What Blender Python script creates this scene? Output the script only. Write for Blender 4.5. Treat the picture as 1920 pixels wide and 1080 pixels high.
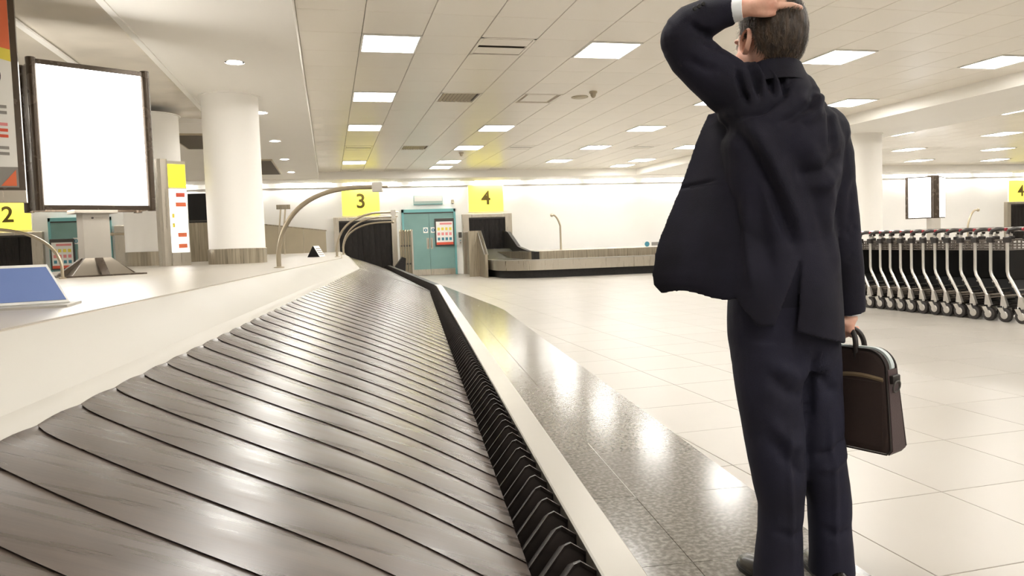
import bpy, bmesh, math, random
import numpy as np
from mathutils import Vector, Matrix, noise

for o in list(bpy.data.objects): bpy.data.objects.remove(o)
S = bpy.context.scene
C = S.collection
R = math.radians
random.seed(7)

# ------------------------------------------------------------------ camera
YAW, PIT, ROLL, EYE, FPX = 0.242684, 0.0497863, 0.0348488, 1.05, 1373.64
fw = Vector((math.sin(YAW)*math.cos(PIT), math.cos(YAW)*math.cos(PIT), -math.sin(PIT)))
rt = Vector((math.cos(YAW), -math.sin(YAW), 0)); up = rt.cross(fw)
rt2 = rt*math.cos(ROLL) - up*math.sin(ROLL); up2 = up*math.cos(ROLL) + rt*math.sin(ROLL)
cd = bpy.data.cameras.new('camera'); cam = bpy.data.objects.new('camera', cd); C.objects.link(cam)
M = Matrix((rt2, up2, -fw)).transposed().to_4x4(); M.translation = (0, 0, EYE)
cam.matrix_world = M
cd.sensor_fit = 'HORIZONTAL'; cd.sensor_width = 36; cd.lens = FPX/1920*36; cd.shift_y = -22/1920
cd.clip_start = .05; cd.clip_end = 200
S.camera = cam

# ------------------------------------------------------------------ light and exposure
PANEL, COVE, SIGN = 23.5, 38.0, .66
wd = bpy.data.worlds.new('world'); S.world = wd; wd.use_nodes = True
wd.node_tree.nodes['Background'].inputs[0].default_value = (1, .96, .9, 1)
wd.node_tree.nodes['Background'].inputs[1].default_value = .35
S.view_settings.view_transform = 'Standard'; S.view_settings.look = 'None'
S.view_settings.gamma = 1; S.view_settings.exposure = 0.66; S.view_settings.use_curve_mapping = False

# ------------------------------------------------------------------ materials
def lin(c):
    f = lambda v: v/12.92 if v <= .04045 else ((v+.055)/1.055)**2.4
    return tuple(f(v/255) for v in c) + (1,)
MATS = {}
def mat(name, col, rough=.5, metal=0, spec=.5, emit=0, var=0, vscale=(1, 1, 1), vs=8, bump=0, bs=40, bscale=(1, 1, 1), rvar=0, coat=0, rot=0, col2=None, lo=.35, hi=.65):
    m = bpy.data.materials.new(name); m.use_nodes = True; nt = m.node_tree; N = nt.nodes; L = nt.links
    b = N['Principled BSDF']; c = lin(col)
    b.inputs['Base Color'].default_value = c; b.inputs['Roughness'].default_value = rough
    b.inputs['Metallic'].default_value = metal; b.inputs['Specular IOR Level'].default_value = spec
    if coat: b.inputs['Coat Weight'].default_value = coat; b.inputs['Coat Roughness'].default_value = .08
    if emit:
        b.inputs['Emission Color'].default_value = c; b.inputs['Emission Strength'].default_value = emit
    if var or bump or rvar or col2:
        tc = N.new('ShaderNodeTexCoord'); mp = N.new('ShaderNodeMapping')
        mp.inputs['Scale'].default_value = vscale; mp.inputs['Rotation'].default_value = (0, 0, rot)
        L.new(tc.outputs['Object'], mp.inputs[0])
        n = N.new('ShaderNodeTexNoise'); n.inputs['Scale'].default_value = vs; n.inputs['Detail'].default_value = 6
        L.new(mp.outputs[0], n.inputs['Vector'])
        if var or col2:
            r = N.new('ShaderNodeValToRGB'); r.color_ramp.elements[0].position = lo; r.color_ramp.elements[1].position = hi
            if col2: r.color_ramp.elements[0].color = lin(col2); r.color_ramp.elements[1].color = c
            else:
                r.color_ramp.elements[0].color = tuple(max(0, v*(1-var)) for v in c[:3])+(1,)
                r.color_ramp.elements[1].color = tuple(min(1, v*(1+var)) for v in c[:3])+(1,)
            L.new(n.outputs['Fac'], r.inputs[0]); L.new(r.outputs[0], b.inputs['Base Color'])
        if rvar:
            q = N.new('ShaderNodeMapRange'); q.inputs[1].default_value = .3; q.inputs[2].default_value = .7
            q.inputs[3].default_value = max(.02, rough-rvar); q.inputs[4].default_value = min(1, rough+rvar)
            L.new(n.outputs['Fac'], q.inputs[0]); L.new(q.outputs[0], b.inputs['Roughness'])
        if bump:
            mp2 = N.new('ShaderNodeMapping'); mp2.inputs['Scale'].default_value = bscale; mp2.inputs['Rotation'].default_value = (0, 0, rot)
            L.new(tc.outputs['Object'], mp2.inputs[0])
            n2 = N.new('ShaderNodeTexNoise'); n2.inputs['Scale'].default_value = bs; n2.inputs['Detail'].default_value = 4
            L.new(mp2.outputs[0], n2.inputs['Vector'])
            bp = N.new('ShaderNodeBump'); bp.inputs['Strength'].default_value = bump; bp.inputs['Distance'].default_value = .01
            L.new(n2.outputs['Fac'], bp.inputs['Height']); L.new(bp.outputs[0], b.inputs['Normal'])
    MATS[name] = m
    return m

def tile_mat(name, col, col2, px, py, ox, oy, rough, var=.05, vs=3, rvar=.08, spec=.5, lo=.3, hi=.7):
    """colour differs a little from piece to piece (by world cell), with clouding"""
    m = mat(name, col, rough, spec=spec, col2=col2, vs=vs, rvar=rvar, lo=lo, hi=hi)
    nt = m.node_tree; N = nt.nodes; L = nt.links; b = N['Principled BSDF']
    g = N.new('ShaderNodeNewGeometry'); s1 = N.new('ShaderNodeVectorMath'); s1.operation = 'SUBTRACT'; s1.inputs[1].default_value = (ox, oy, 0)
    s2 = N.new('ShaderNodeVectorMath'); s2.operation = 'DIVIDE'; s2.inputs[1].default_value = (px, py, 1000)
    s3 = N.new('ShaderNodeVectorMath'); s3.operation = 'FLOOR'
    w = N.new('ShaderNodeTexWhiteNoise')
    L.new(g.outputs['Position'], s1.inputs[0]); L.new(s1.outputs[0], s2.inputs[0]); L.new(s2.outputs[0], s3.inputs[0]); L.new(s3.outputs[0], w.inputs['Vector'])
    mr = N.new('ShaderNodeMapRange'); mr.inputs[3].default_value = 1-var; mr.inputs[4].default_value = 1+var*.4
    L.new(w.outputs['Value'], mr.inputs[0])
    for n in N:
        if n.type == 'TEX_NOISE':
            L.new(g.outputs['Position'], n.inputs['Vector'])
    src = b.inputs['Base Color'].links[0].from_socket
    mx = N.new('ShaderNodeVectorMath'); mx.operation = 'SCALE'
    L.new(src, mx.inputs[0]); L.new(mr.outputs[0], mx.inputs['Scale']); L.new(mx.outputs[0], b.inputs['Base Color'])
    return m

WHITE = (255, 255, 255)
tile_mat('floor_tile', (168, 163, 155), (159, 153, 144), .575, .575, .57, .63, .33, .045, vs=1.4, rvar=.03, lo=.2, hi=.8)
mat('grout', (176, 164, 146), .8)
tile_mat('granite', (126, 121, 113), (92, 88, 82), 3, 3, 0, 0, .17, .03, vs=55, rvar=.03, lo=.42, hi=.66)
tile_mat('ceiling_tile', (249, 243, 232), (247, 240, 228), .62, .72, -.2, .49, .30, .025, vs=.5, rvar=.01, lo=.2, hi=.8)
mat('ceiling_back', (150, 138, 120), .8)
mat('soffit', (253, 250, 244), .55, var=.02, vs=.6)
mat('soffit_sheet', (228, 220, 206), .26, var=.05, vs=1.3)
mat('wall_paint', (250, 248, 244), .6, var=.015, vs=.7)
mat('cream_panel', (182, 178, 169), .5, spec=.3, var=.015, vs=1.2, rvar=.06)
mat('island_top', (182, 175, 164), .34, var=.03, vs=1.5, rvar=.02)
mat('joint', (186, 176, 158), .6)
SEAM = math.atan2(-.42, 1)
mat('belt_rubber', (84, 72, 63), .30, spec=.72, col2=(58, 49, 43), vs=1.6, vscale=(1.2, 16, 1), rot=-SEAM, rvar=.07, bump=.022, bs=6, bscale=(.9, 22, 1), lo=.3, hi=.7)
mat('black_rubber', (30, 27, 25), .5, spec=.35, var=.25, vs=20)
mat('fin_rubber', (44, 38, 35), .45, spec=.4, var=.2, vs=30)
mat('rail_steel', (172, 168, 160), .36, metal=.6, rvar=.03, vs=2, vscale=(1, 1, 1))
mat('brushed_steel', (182, 174, 160), .34, metal=.9, rvar=.10, vs=4, vscale=(14, 1, .4))
mat('bronze_steel', (160, 150, 132), .36, metal=.85, rvar=.1, vs=5, vscale=(9, 9, .3), var=.25)
mat('grey_clad', (192, 180, 156), .45, var=.04, vs=2)
mat('pipe_steel', (186, 174, 152), .30, metal=.8)
mat('grey_paint', (196, 190, 180), .4, var=.02)
mat('dark_bronze', (86, 74, 62), .25, metal=.35, rvar=.06)
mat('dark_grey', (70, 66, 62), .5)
mat('slot_dark', (96, 86, 72), .7)
mat('lit_white', WHITE, .4, emit=2)
mat('lightbox', (255, 252, 246), .4, emit=4.2)
mat('lamp_panel', (255, 252, 246), .4, emit=PANEL)
mat('lamp_cove', (255, 252, 246), .4, emit=COVE)
mat('lamp_down', (255, 252, 246), .4, emit=60)
mat('sign_yellow', (255, 243, 92), .4, emit=SIGN)
mat('sign_yellow_bright', (250, 235, 50), .4, emit=.8)
mat('numeral_ink', (104, 88, 22), .6)
mat('teal_door', (128, 166, 162), .42, var=.04, vs=2)
mat('teal_frame', (120, 182, 184), .4)
mat('pale_teal', (196, 216, 210), .4)
mat('curtain', (34, 30, 28), .55, spec=.3, var=.35, vs=10, vscale=(6, 6, .6))
mat('sign_blue', (112, 134, 190), .45)
mat('sign_white', (248, 246, 240), .45)
mat('ink_red', (224, 92, 66), .5)
mat('ink_orange', (236, 120, 78), .5)
mat('ink_pink', (236, 150, 150), .5)
mat('ink_grey', (150, 146, 140), .5)
mat('ink_teal', (70, 140, 160), .5)
mat('ink_yellow', (244, 226, 92), .5)
mat('trolley_silver', (206, 202, 196), .28, metal=.7)
mat('trolley_wire', (120, 112, 104), .35, metal=.7)
mat('trolley_black', (22, 20, 19), .5, spec=.3)
mat('trolley_plastic', (46, 41, 39), .45)
mat('trolley_red', (150, 40, 52), .4)
mat('suit', (35, 34, 47), .82, spec=.22, col2=(26, 25, 33), vs=5, bump=.22, bs=420, lo=.3, hi=.7)
mat('trouser', (42, 42, 58), .82, spec=.22, col2=(34, 33, 44), vs=5, bump=.22, bs=420, lo=.3, hi=.7)
mat('skin', (222, 178, 156), .5, spec=.4, col2=(204, 148, 127), vs=22, bump=.06, bs=160, lo=.35, hi=.65)
mat('hair', (84, 68, 54), .45, spec=.4, col2=(40, 31, 25), vs=60, vscale=(1, 1, .25), bump=.7, bs=120, bscale=(1, 1, .2))
mat('shirt', (238, 242, 246), .7)
mat('shoe_leather', (20, 18, 17), .25)
mat('bag_brown', (52, 40, 37), .55, spec=.35, var=.15, vs=6, bump=.12, bs=220)
mat('bag_side', (74, 58, 60), .55, var=.12, vs=6, bump=.12, bs=220)
mat('bag_piping', (34, 27, 25), .5)
mat('zip_tape', (196, 206, 206), .4)
mat('zip_brass', (160, 140, 112), .35, metal=.5)
mat('plain_steel', (150, 142, 130), .3, metal=.8)
mat('eye_white', (235, 232, 226), .2)

# ------------------------------------------------------------------ mesh helpers
class MB:
    def __init__(s): s.v = []; s.f = []
    def add(s, v, f):
        n = len(s.v); s.v += [tuple(p) for p in v]; s.f += [tuple(i+n for i in q) for q in f]; return s
    def box(s, x0, x1, y0, y1, z0, z1, m=None):
        v = [Vector((x, y, z)) for z in (z0, z1) for y in (y0, y1) for x in (x0, x1)]
        if m: v = [m @ p for p in v]
        return s.add(v, [(0, 2, 3, 1), (4, 5, 7, 6), (0, 1, 5, 4), (2, 6, 7, 3), (0, 4, 6, 2), (1, 3, 7, 5)])
    def cbox(s, x0, x1, y0, y1, z0, z1, c=.004, top=True):
        """box with chamfered rim round its top (or bottom) face"""
        za, zb, zc = (z0, z1-c, z1) if top else (z1, z0+c, z0)
        r = lambda z, i: [(x0+i, y0+i, z), (x1-i, y0+i, z), (x1-i, y1-i, z), (x0+i, y1-i, z)]
        v = r(za, 0)+r(zb, 0)+r(zc, c); f = [(8, 9, 10, 11)] if top else [(11, 10, 9, 8)]
        for k in (0, 4):
            for i in range(4):
                j = (i+1) % 4; q = (k+i, k+j, k+4+j, k+4+i)
                f.append(q if top else q[::-1])
        return s.add(v, f)
    def loft(s, rings, close=True, caps=True):
        n = len(rings[0]); v = [p for r in rings for p in r]; f = []
        for k in range(len(rings)-1):
            for i in range(n if close else n-1):
                j = (i+1) % n; f.append((k*n+i, k*n+j, (k+1)*n+j, (k+1)*n+i))
        if caps: f.append(tuple(range(n))[::-1]); f.append(tuple(range((len(rings)-1)*n, len(rings)*n)))
        return s.add(v, f)
    def tube(s, pts, r, n=10, caps=True):
        pts = [Vector(p) for p in pts]; m = len(pts)
        rr = r if isinstance(r, (list, tuple)) else [r]*m
        rings = []; ref = None
        for i, p in enumerate(pts):
            t = (pts[min(i+1, m-1)]-pts[max(i-1, 0)]).normalized()
            if ref is None: ref = t.orthogonal().normalized()
            ref = (ref-t*ref.dot(t)); ref = ref.normalized() if ref.length > 1e-6 else t.orthogonal().normalized()
            b = t.cross(ref)
            rings.append([p+(ref*math.cos(2*math.pi*k/n)+b*math.sin(2*math.pi*k/n))*rr[i] for k in range(n)])
        return s.loft(rings, caps=caps)
    def lathe(s, prof, n=32, c=(0, 0), caps=True):
        return s.loft([[(c[0]+r*math.cos(2*math.pi*k/n), c[1]+r*math.sin(2*math.pi*k/n), z) for k in range(n)] for r, z in prof], caps=caps)
    def prism(s, poly, z0, z1):
        return s.loft([[(x, y, z0) for x, y in poly], [(x, y, z1) for x, y in poly]])
    def prismx(s, poly, x0, x1):   # poly in (y,z)
        return s.loft([[(x0, y, z) for y, z in poly], [(x1, y, z) for y, z in poly]])
    def prismy(s, poly, y0, y1):   # poly in (x,z)
        return s.loft([[(x, y0, z) for x, z in poly], [(x, y1, z) for x, z in poly]])
    def sphere(s, c, r, n=16, m=10, mat3=None):
        c = Vector(c); r = r if isinstance(r, (tuple, list)) else (r, r, r)
        v = []; f = []
        for i in range(1, m):
            th = math.pi*i/m
            for k in range(n):
                p = Vector((r[0]*math.sin(th)*math.cos(2*math.pi*k/n), r[1]*math.sin(th)*math.sin(2*math.pi*k/n), r[2]*math.cos(th)))
                v.append(c+(mat3 @ p if mat3 else p))
        a = Vector((0, 0, r[2])); a = mat3 @ a if mat3 else a
        v += [c+a, c-a]; T = len(v)-2
        for i in range(m-2):
            for k in range(n):
                j = (k+1) % n; f.append((i*n+k, (i+1)*n+k, (i+1)*n+j, i*n+j))
        for k in range(n):
            j = (k+1) % n; f.append((T, k, j)); f.append((T+1, (m-2)*n+j, (m-2)*n+k))
        return s.add(v, f)
    def mesh(s, name, m=None, smooth=35):
        me = bpy.data.meshes.new(name); me.from_pydata([tuple(p) for p in s.v], [], s.f)
        bm = bmesh.new(); bm.from_mesh(me); bmesh.ops.recalc_face_normals(bm, faces=bm.faces); bm.to_mesh(me); bm.free()
        if m: me.materials.append(MATS[m] if isinstance(m, str) else m)
        if smooth:
            me.polygons.foreach_set('use_smooth', [True]*len(me.polygons)); me.set_sharp_from_angle(angle=R(smooth))
        return me
    def build(s, name, m, parent=None, loc=(0, 0, 0), rz=0, smooth=35):
        return link(name, s.mesh(name, m, smooth), parent, loc, rz)

def link(name, me, parent=None, loc=(0, 0, 0), rz=0):
    o = bpy.data.objects.new(name, me); C.objects.link(o)
    o.location = loc; o.rotation_euler = (0, 0, rz)
    if parent: o.parent = parent
    return o
def tag(o, label=None, cat=None, group=None, kind=None):
    if label: o['label'] = label
    if cat: o['category'] = cat
    if group: o['group'] = group
    if kind: o['kind'] = kind
    return o
def thing(name, label, cat, loc=(0, 0, 0), rz=0, group=None):
    return tag(link(name, None, None, loc, rz), label, cat, group)
def copy_tree(o, parent=None):
    c = o.copy(); C.objects.link(c); c.parent = parent
    for k in o.children: copy_tree(k, c)
    return c
def text_mesh(txt, size, m, depth=.004):
    cu = bpy.data.curves.new('numeral', 'FONT'); cu.body = txt; cu.size = size; cu.extrude = depth/2; cu.offset = .012
    cu.align_x = 'CENTER'; cu.align_y = 'CENTER'
    o = bpy.data.objects.new('numeral', cu); C.objects.link(o)
    dg = bpy.context.evaluated_depsgraph_get(); me = bpy.data.meshes.new_from_object(o.evaluated_get(dg))
    bpy.data.objects.remove(o); me.materials.clear(); me.materials.append(MATS[m]); return me
def eval_mods(o):
    dg = bpy.context.evaluated_depsgraph_get(); me = bpy.data.meshes.new_from_object(o.evaluated_get(dg))
    me.materials.clear(); o_m = o.data.materials[0] if o.data.materials else None
    if o_m: me.materials.append(o_m)
    o.modifiers.clear(); old = o.data; o.data = me; bpy.data.meshes.remove(old)
    me.polygons.foreach_set('use_smooth', [True]*len(me.polygons)); return o
ORD = ['first', 'second', 'third', 'fourth', 'fifth', 'sixth', 'seventh', 'eighth', 'ninth', 'tenth', 'eleventh', 'twelfth', 'thirteenth', 'fourteenth', 'fifteenth', 'sixteenth', 'seventeenth', 'eighteenth', 'nineteenth', 'twentieth']

# ------------------------------------------------------------------ carousel path (local frame: x = across, y = along, turned 6.25 degrees)
CA = R(6.25); CORNER = 11.07; TREF = .42
CX, SX = math.cos(CA), math.sin(CA)
def path(s):
    """point on the outer rail line and heading (0 = along local y) at arc length s, in the carousel frame"""
    L0, L1 = CORNER-.25, CORNER+.25
    if s <= L0: return TREF, s, 0.0
    a1 = CA*.88
    n = 12; x, y = TREF, L0
    e = min(s, L1); st = (e-L0)/n
    for i in range(n):
        a = a1*((i+.5)*st/(L1-L0)); x -= math.sin(a)*st; y += math.cos(a)*st
    a = a1*(e-L0)/(L1-L0)
    if s > L1: x -= math.sin(a1)*(s-L1); y += math.cos(a1)*(s-L1); a = a1
    return x, y, a
def cp(s, t, z):
    x, y, a = path(s); return (x+(t-TREF)*math.cos(a), y+(t-TREF)*math.sin(a), z)
def to_world(x, y): return (x*CX+y*SX, -x*SX+y*CX)
S0, S1 = -2.2, 23.0
SS = [S0+.4*i for i in range(int((CORNER-.3-S0)/.4)+1)]+[CORNER-.25+.05*i for i in range(11)]+[CORNER+.5+.5*i for i in range(24)]
SS = sorted(set(round(v, 3) for v in SS if v <= S1))

# ------------------------------------------------------------------ setting: floor
WALLY, CEIL, SOFF = 23.5, 3.2, 3.0
floor = tag(MB().box(-12, 30, -9, 23.8, -.12, -.004).build('floor', 'grout'), 'cream stone tiled floor of the hall', kind='structure')
TP = .575; TX0, TY0 = .57, .63
tb = MB().cbox(-TP/2+.0018, TP/2-.0018, -TP/2+.0018, TP/2-.0018, -.004, 0, .0012)
tile_me = tb.mesh('floor_tile', 'floor_tile', smooth=0)
def in_frame(x, y, z, pad=30):
    d = Vector((x, y, z))-Vector((0, 0, EYE)); w = d.dot(fw)
    if w < .4: return False
    u, v = 960+FPX*d.dot(rt2)/w, 518-FPX*d.dot(up2)/w
    return -pad < u < 1920+pad and -pad < v < 1080+pad
STRIPE = 1.33
def stripe_edge_world(y):   # world x of the granite border's outer edge at world y
    if y < 12.3: return (STRIPE + y*SX)/CX
    return 2.72
near, rest = [], []
for i in range(-22, 52):
    for j in range(-17, 41):
        x, y = TX0+(i+.5)*TP, TY0+(j+.5)*TP
        if not (-12 < x < 30 and -9 < y < 23.4): continue
        if x+TP/2 < stripe_edge_world(y)-.02 and x > -5.2: continue
        (near if in_frame(x, y, 0) else rest).append((x, y))
near.sort(key=lambda p: p[0]**2+p[1]**2); rest += near[300:]; near = near[:300]
for x, y in near: link('floor_tile', tile_me, floor, (x, y, 0))
ft = MB()
for x, y in rest: ft.add([(a+x, b+y, c) for a, b, c in tb.v], tb.f)
tag(ft.build('floor_tiles', 'floor_tile', floor, smooth=0), kind='stuff')
# granite border beside the carousel: two courses of slabs
def stripe_t(s): return STRIPE
GS = [-.9+.62*k for k in range(0, 40)]
for k in range(len(GS)-1):
    s0, s1 = GS[k]+.0015, GS[k+1]-.0015
    for t0, t1 in ((.36, .845), (.848, STRIPE)):
        P4 = [cp(s, t, 0)[:2] for s, t in ((s0, t0), (s0, t1), (s1, t1), (s1, t0))]
        P4 = [to_world(*p) for p in P4]
        if max(p[1] for p in P4) > 22.6: continue
        MB().prism(P4, -.003, .0006).build('granite_slab', 'granite', floor, smooth=0)

# ------------------------------------------------------------------ setting: walls
def struct(name, mb, m, label, parent=None, smooth=35):
    return tag(mb.build(name, m, parent, smooth=smooth), label, kind='structure')
struct('wall_far', MB().box(-12, 30, WALLY, WALLY+.25, 0, 3.35), 'wall_paint', 'bright white wall at the far end of the hall')
struct('wall_left', MB().box(-12.2, -12, -9, WALLY, 0, 3.35), 'wall_paint', 'white side wall far to the left')
struct('wall_right', MB().box(30, 30.2, -9, WALLY, 0, 3.35), 'wall_paint', 'white side wall far to the right')
struct('wall_behind', MB().box(-12, 30, -9.2, -9, 0, 3.35), 'wall_paint', 'white wall behind the viewer')
# bulkhead in front of the far wall with a light cove
struct('trim_1', MB().box(-12, 30, 22.0, 23.25, SOFF-.02, CEIL+.1), 'soffit', 'cream bulkhead with light cove along the far wall')
struct('trim_2', MB().box(-12, 30, 23.44, 23.5, SOFF-.14, SOFF-.06), 'wall_paint', 'thin ledge under the light cove')

# ------------------------------------------------------------------ setting: ceiling
ceil = tag(MB().box(-12, 30, -9, 23.6, CEIL+.02, CEIL+.2).build('ceiling', 'ceiling_back'), 'cream metal tile ceiling with square panel lights', kind='structure')
CPX, CPY, CX0, CY0 = .62, .72, -.2, .49
cb = MB().cbox(-CPX/2+.004, CPX/2-.004, -CPY/2+.0007, CPY/2-.0007, CEIL, CEIL+.02, .003, top=False)
cb_o = [(x, y, z-CEIL) for x, y, z in cb.v]
cm = MB(); cm.add(cb_o, cb.f); ctile_me = cm.mesh('ceiling_tile', 'ceiling_tile', smooth=0)
LCOL = {0: .73, 1: 3.21, 2: 6.31, 3: 8.79}
LROW = [8.05+2.88*k for k in range(5)]
lights = []
def cell(x, y): return (math.floor((x-CX0)/CPX), math.floor((y-CY0)/CPY))
for ci, x in LCOL.items():
    for rk in range(-5, 5):  # negative rows continue the grid out of view, added to light the hall
        y = 8.05+2.88*rk
        if (ci, rk) in ((0, 3), (1, 1)): continue
        lights.append((ci, rk, x, y))
lights += [(1, 5, 3.21, 21.01), (3, 5, 8.79, 21.01)]
used = {cell(x, y) for _, _, x, y in lights}
vents = [(1.97, 8.05, 'slot'), (1.97, 10.93, 'louvre'), (3.21, 10.93, 'recess'), (1.97, 16.69, 'louvre'), (.73, 16.69, 'slot'), (7.55, 16.69, 'slot'), (1.97, 21.73, 'slot'), (.73, 21.73, 'slot'), (3.21+.62, 21.73, 'slot'), (5.07, 21.73, 'slot'), (4.45, 16.69, 'slot')]
used |= {cell(x, y) for x, y, _ in vents}
cn, cr = [], []
for i in range(0, 17):
    for j in range(-13, 30):
        if (i, j) in used: continue
        x, y = CX0+(i+.5)*CPX, CY0+(j+.5)*CPY
        if y > 22.0 or y < -9: continue
        if i == 16: continue
        (cn if in_frame(x, y, CEIL) else cr).append((x, y))
cn.sort(key=lambda p: p[0]**2+p[1]**2); cr += cn[300:]; cn = cn[:300]
for x, y in cn: link('ceiling_tile', ctile_me, ceil, (x, y, CEIL))
ct = MB()
for x, y in cr: ct.add([(a+x, b+y, c+CEIL) for a, b, c in cb_o], cb.f)
rused = set()
RX = [12.85, 15.95, 19.05, 22.15, 25.25]
rl = []
for a, x in enumerate(RX):
    for k in range(-1, 5):
        y = 8.4+2.95*k+.12*a*0
        rl.append((a, k, x, y+.2))
RC = lambda x, y: (math.floor((x-11.92)/CPX), math.floor((y-CY0)/CPY))
rused = {RC(x, y) for _, _, x, y in rl}
for i in range(0, 29):
    for j in range(2, 30):
        if (i, j) in rused: continue
        x, y = 11.92+(i+.5)*CPX, CY0+(j+.5)*CPY
        if y > 22: continue
        ct.add([(a+x, b+y, c+CEIL) for a, b, c in cb_o], cb.f)
tag(ct.build('ceiling_tiles', 'ceiling_tile', ceil, smooth=0), kind='stuff')
edge = CX0+16*CPX
struct('trim_3', MB().box(edge-.02, 11.9, -9, 22.1, SOFF, CEIL+.1), 'soffit', 'smooth cream beam between the tiled ceilings', smooth=0)
# lower smooth soffit over the island, with an opening closed by a plastic sheet
sof = MB()
ox0, ox1, oy0, oy1 = -4.3, -1.62, 3.0, 12.1
for x0, x1, y0, y1 in ((-12, ox0, -9, 22.1), (ox1, CX0+.0, -9, 22.1), (ox0, ox1, -9, oy0), (ox0, ox1, oy1, 22.1)):
    sof.box(x0, x1, y0, y1, SOFF, CEIL+.1)
struct('trim_4', sof, 'soffit', 'lower smooth cream soffit over the island', smooth=0)
sh = MB(); nx, ny = 30, 90; V = []; F = []
for j in range(ny+1):
    for i in range(nx+1):
        x = ox0+.0+(ox1-ox0)*i/nx; y = oy0+(oy1-oy0)*j/ny
        e = min(i, nx-i)/nx*2; e2 = min(j, ny-j)/ny*2
        n1 = noise.noise((x*.9, y*.45, 3)); n2 = noise.noise((x*1.5+y*2.2, y*1.2-x*2.2, 8))
        edgew = max(0, 1-(nx-i)/5)
        z = SOFF+.05+.05*n1*min(1, e*5)+.015*n2-.05*math.sqrt(max(0, min(e, e2)))+edgew*.05*noise.noise((3, y*5+i*.25, 1))+.012*abs(noise.noise((x*1.2+y*3.1, y*2.0-x*3.0, 4)))
        V.append((x, y, z))
for j in range(ny):
    for i in range(nx):
        a = j*(nx+1)+i; F.append((a, a+1, a+nx+2, a+nx+1))
sh.add(V, F)
shs = sh.build('plastic_sheet', 'soffit_sheet', smooth=80)
md = shs.modifiers.new('s', 'SOLIDIFY'); md.thickness = .004; eval_mods(shs)
tag(shs, 'wrinkled greyish plastic sheet closing an opening in the soffit', 'sheet')
batten = MB().box(-2.46, -2.40, oy0-.1, oy1+.1, SOFF-.02, SOFF)
batten.box(ox1-.03, ox1+.03, oy0, oy1+.03, SOFF-.012, SOFF+.002)
batten.build('batten', 'soffit', shs)

# ------------------------------------------------------------------ ceiling lights
def make_light():
    t = thing('ceiling_light', '', 'ceiling light')
    f = MB(); a, b = .306, .345; i, j = .285, .318
    for x0, x1, y0, y1 in ((-a, -i, -b, b), (i, a, -b, b), (-i, i, -b, -j), (-i, i, j, b)): f.box(x0, x1, y0, y1, -.012, .02)
    f.build('frame', 'sign_white', t, smooth=0)
    MB().box(-i, i, -j, j, -.004, .015).build('diffuser', 'lamp_panel', t, smooth=0)
    return t
proto = make_light(); first = True
CN = ['left', 'second', 'third', 'fourth']
RN = {-5: 'added unseen first row behind the viewer', -4: 'added unseen second row behind the viewer', -3: 'added unseen third row behind the viewer', -2: 'added unseen row straight above the belt', -1: 'added unseen row just above the top of the view',
      0: 'row nearest the viewer', 1: 'second row from the viewer', 2: 'third row from the viewer', 3: 'fourth row from the viewer', 4: 'fifth row from the viewer', 5: 'row closest to the bulkhead'}
for ci, rk, x, y in lights:
    o = proto if first else copy_tree(proto); first = False
    o.location = (x, y, CEIL)
    o['label'] = 'square white panel light, %s column, %s' % (CN[ci], RN[rk]); o['group'] = 'square ceiling panel lights'
for a, k, x, y in rl:
    o = copy_tree(proto); o.location = (x, y, CEIL)
    o['label'] = 'square panel light beyond the beam, %s column, %s row' % (ORD[a], ORD[k+1]); o['group'] = 'panel lights beyond the beam'
# lights over the far left: few seen past the poster, more added unseen for brightness
for k, (x, y) in enumerate([(-6.5, 9), (-6.5, 13), (-6.5, 17), (-9.5, 11), (-9.5, 15), (-6.5, 1), (-9.5, 5), (-6.5, 5), (-9.5, 1), (-6.5, -3)]):
    o = copy_tree(proto); o.location = (x, y, SOFF-.012)
    o['label'] = 'square panel light in the partly added left soffit set, %s of ten' % ORD[k]; o['group'] = 'panel lights in the left soffit'
for k, y in enumerate((8.2, 11.17, 14.1, 17.0, 19.9)):
    t = thing('downlight', 'small round downlight in the soffit, %s from the viewer' % ORD[k], 'downlight', (-.87, y, SOFF), group='round downlights in the soffit')
    MB().lathe([(.10, -.006), (.10, 0), (.075, 0), (.075, -.006)], 24, caps=False).build('rim', 'sign_white', t)
    MB().lathe([(.076, -.004), (.076, .0)], 24).build('lamp', 'lamp_down', t)
# cove lights along the far wall
ctube = MB().box(-.75, .75, -.022, .022, .004, .03).mesh('tube', 'lamp_cove', smooth=0)
chold = MB().box(-.8, .8, -.07, .07, .03, .06).mesh('holder', 'sign_white', smooth=0)
for k in range(20):
    t = thing('cove_light', 'long cove light tube above the far wall, %s from the left' % ORD[k], 'cove light', (-10.6+2.0*k, 23.34, SOFF-.05), group='light tubes in the cove along the far wall')
    link('tube', ctube, t); link('holder', chold, t)
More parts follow.
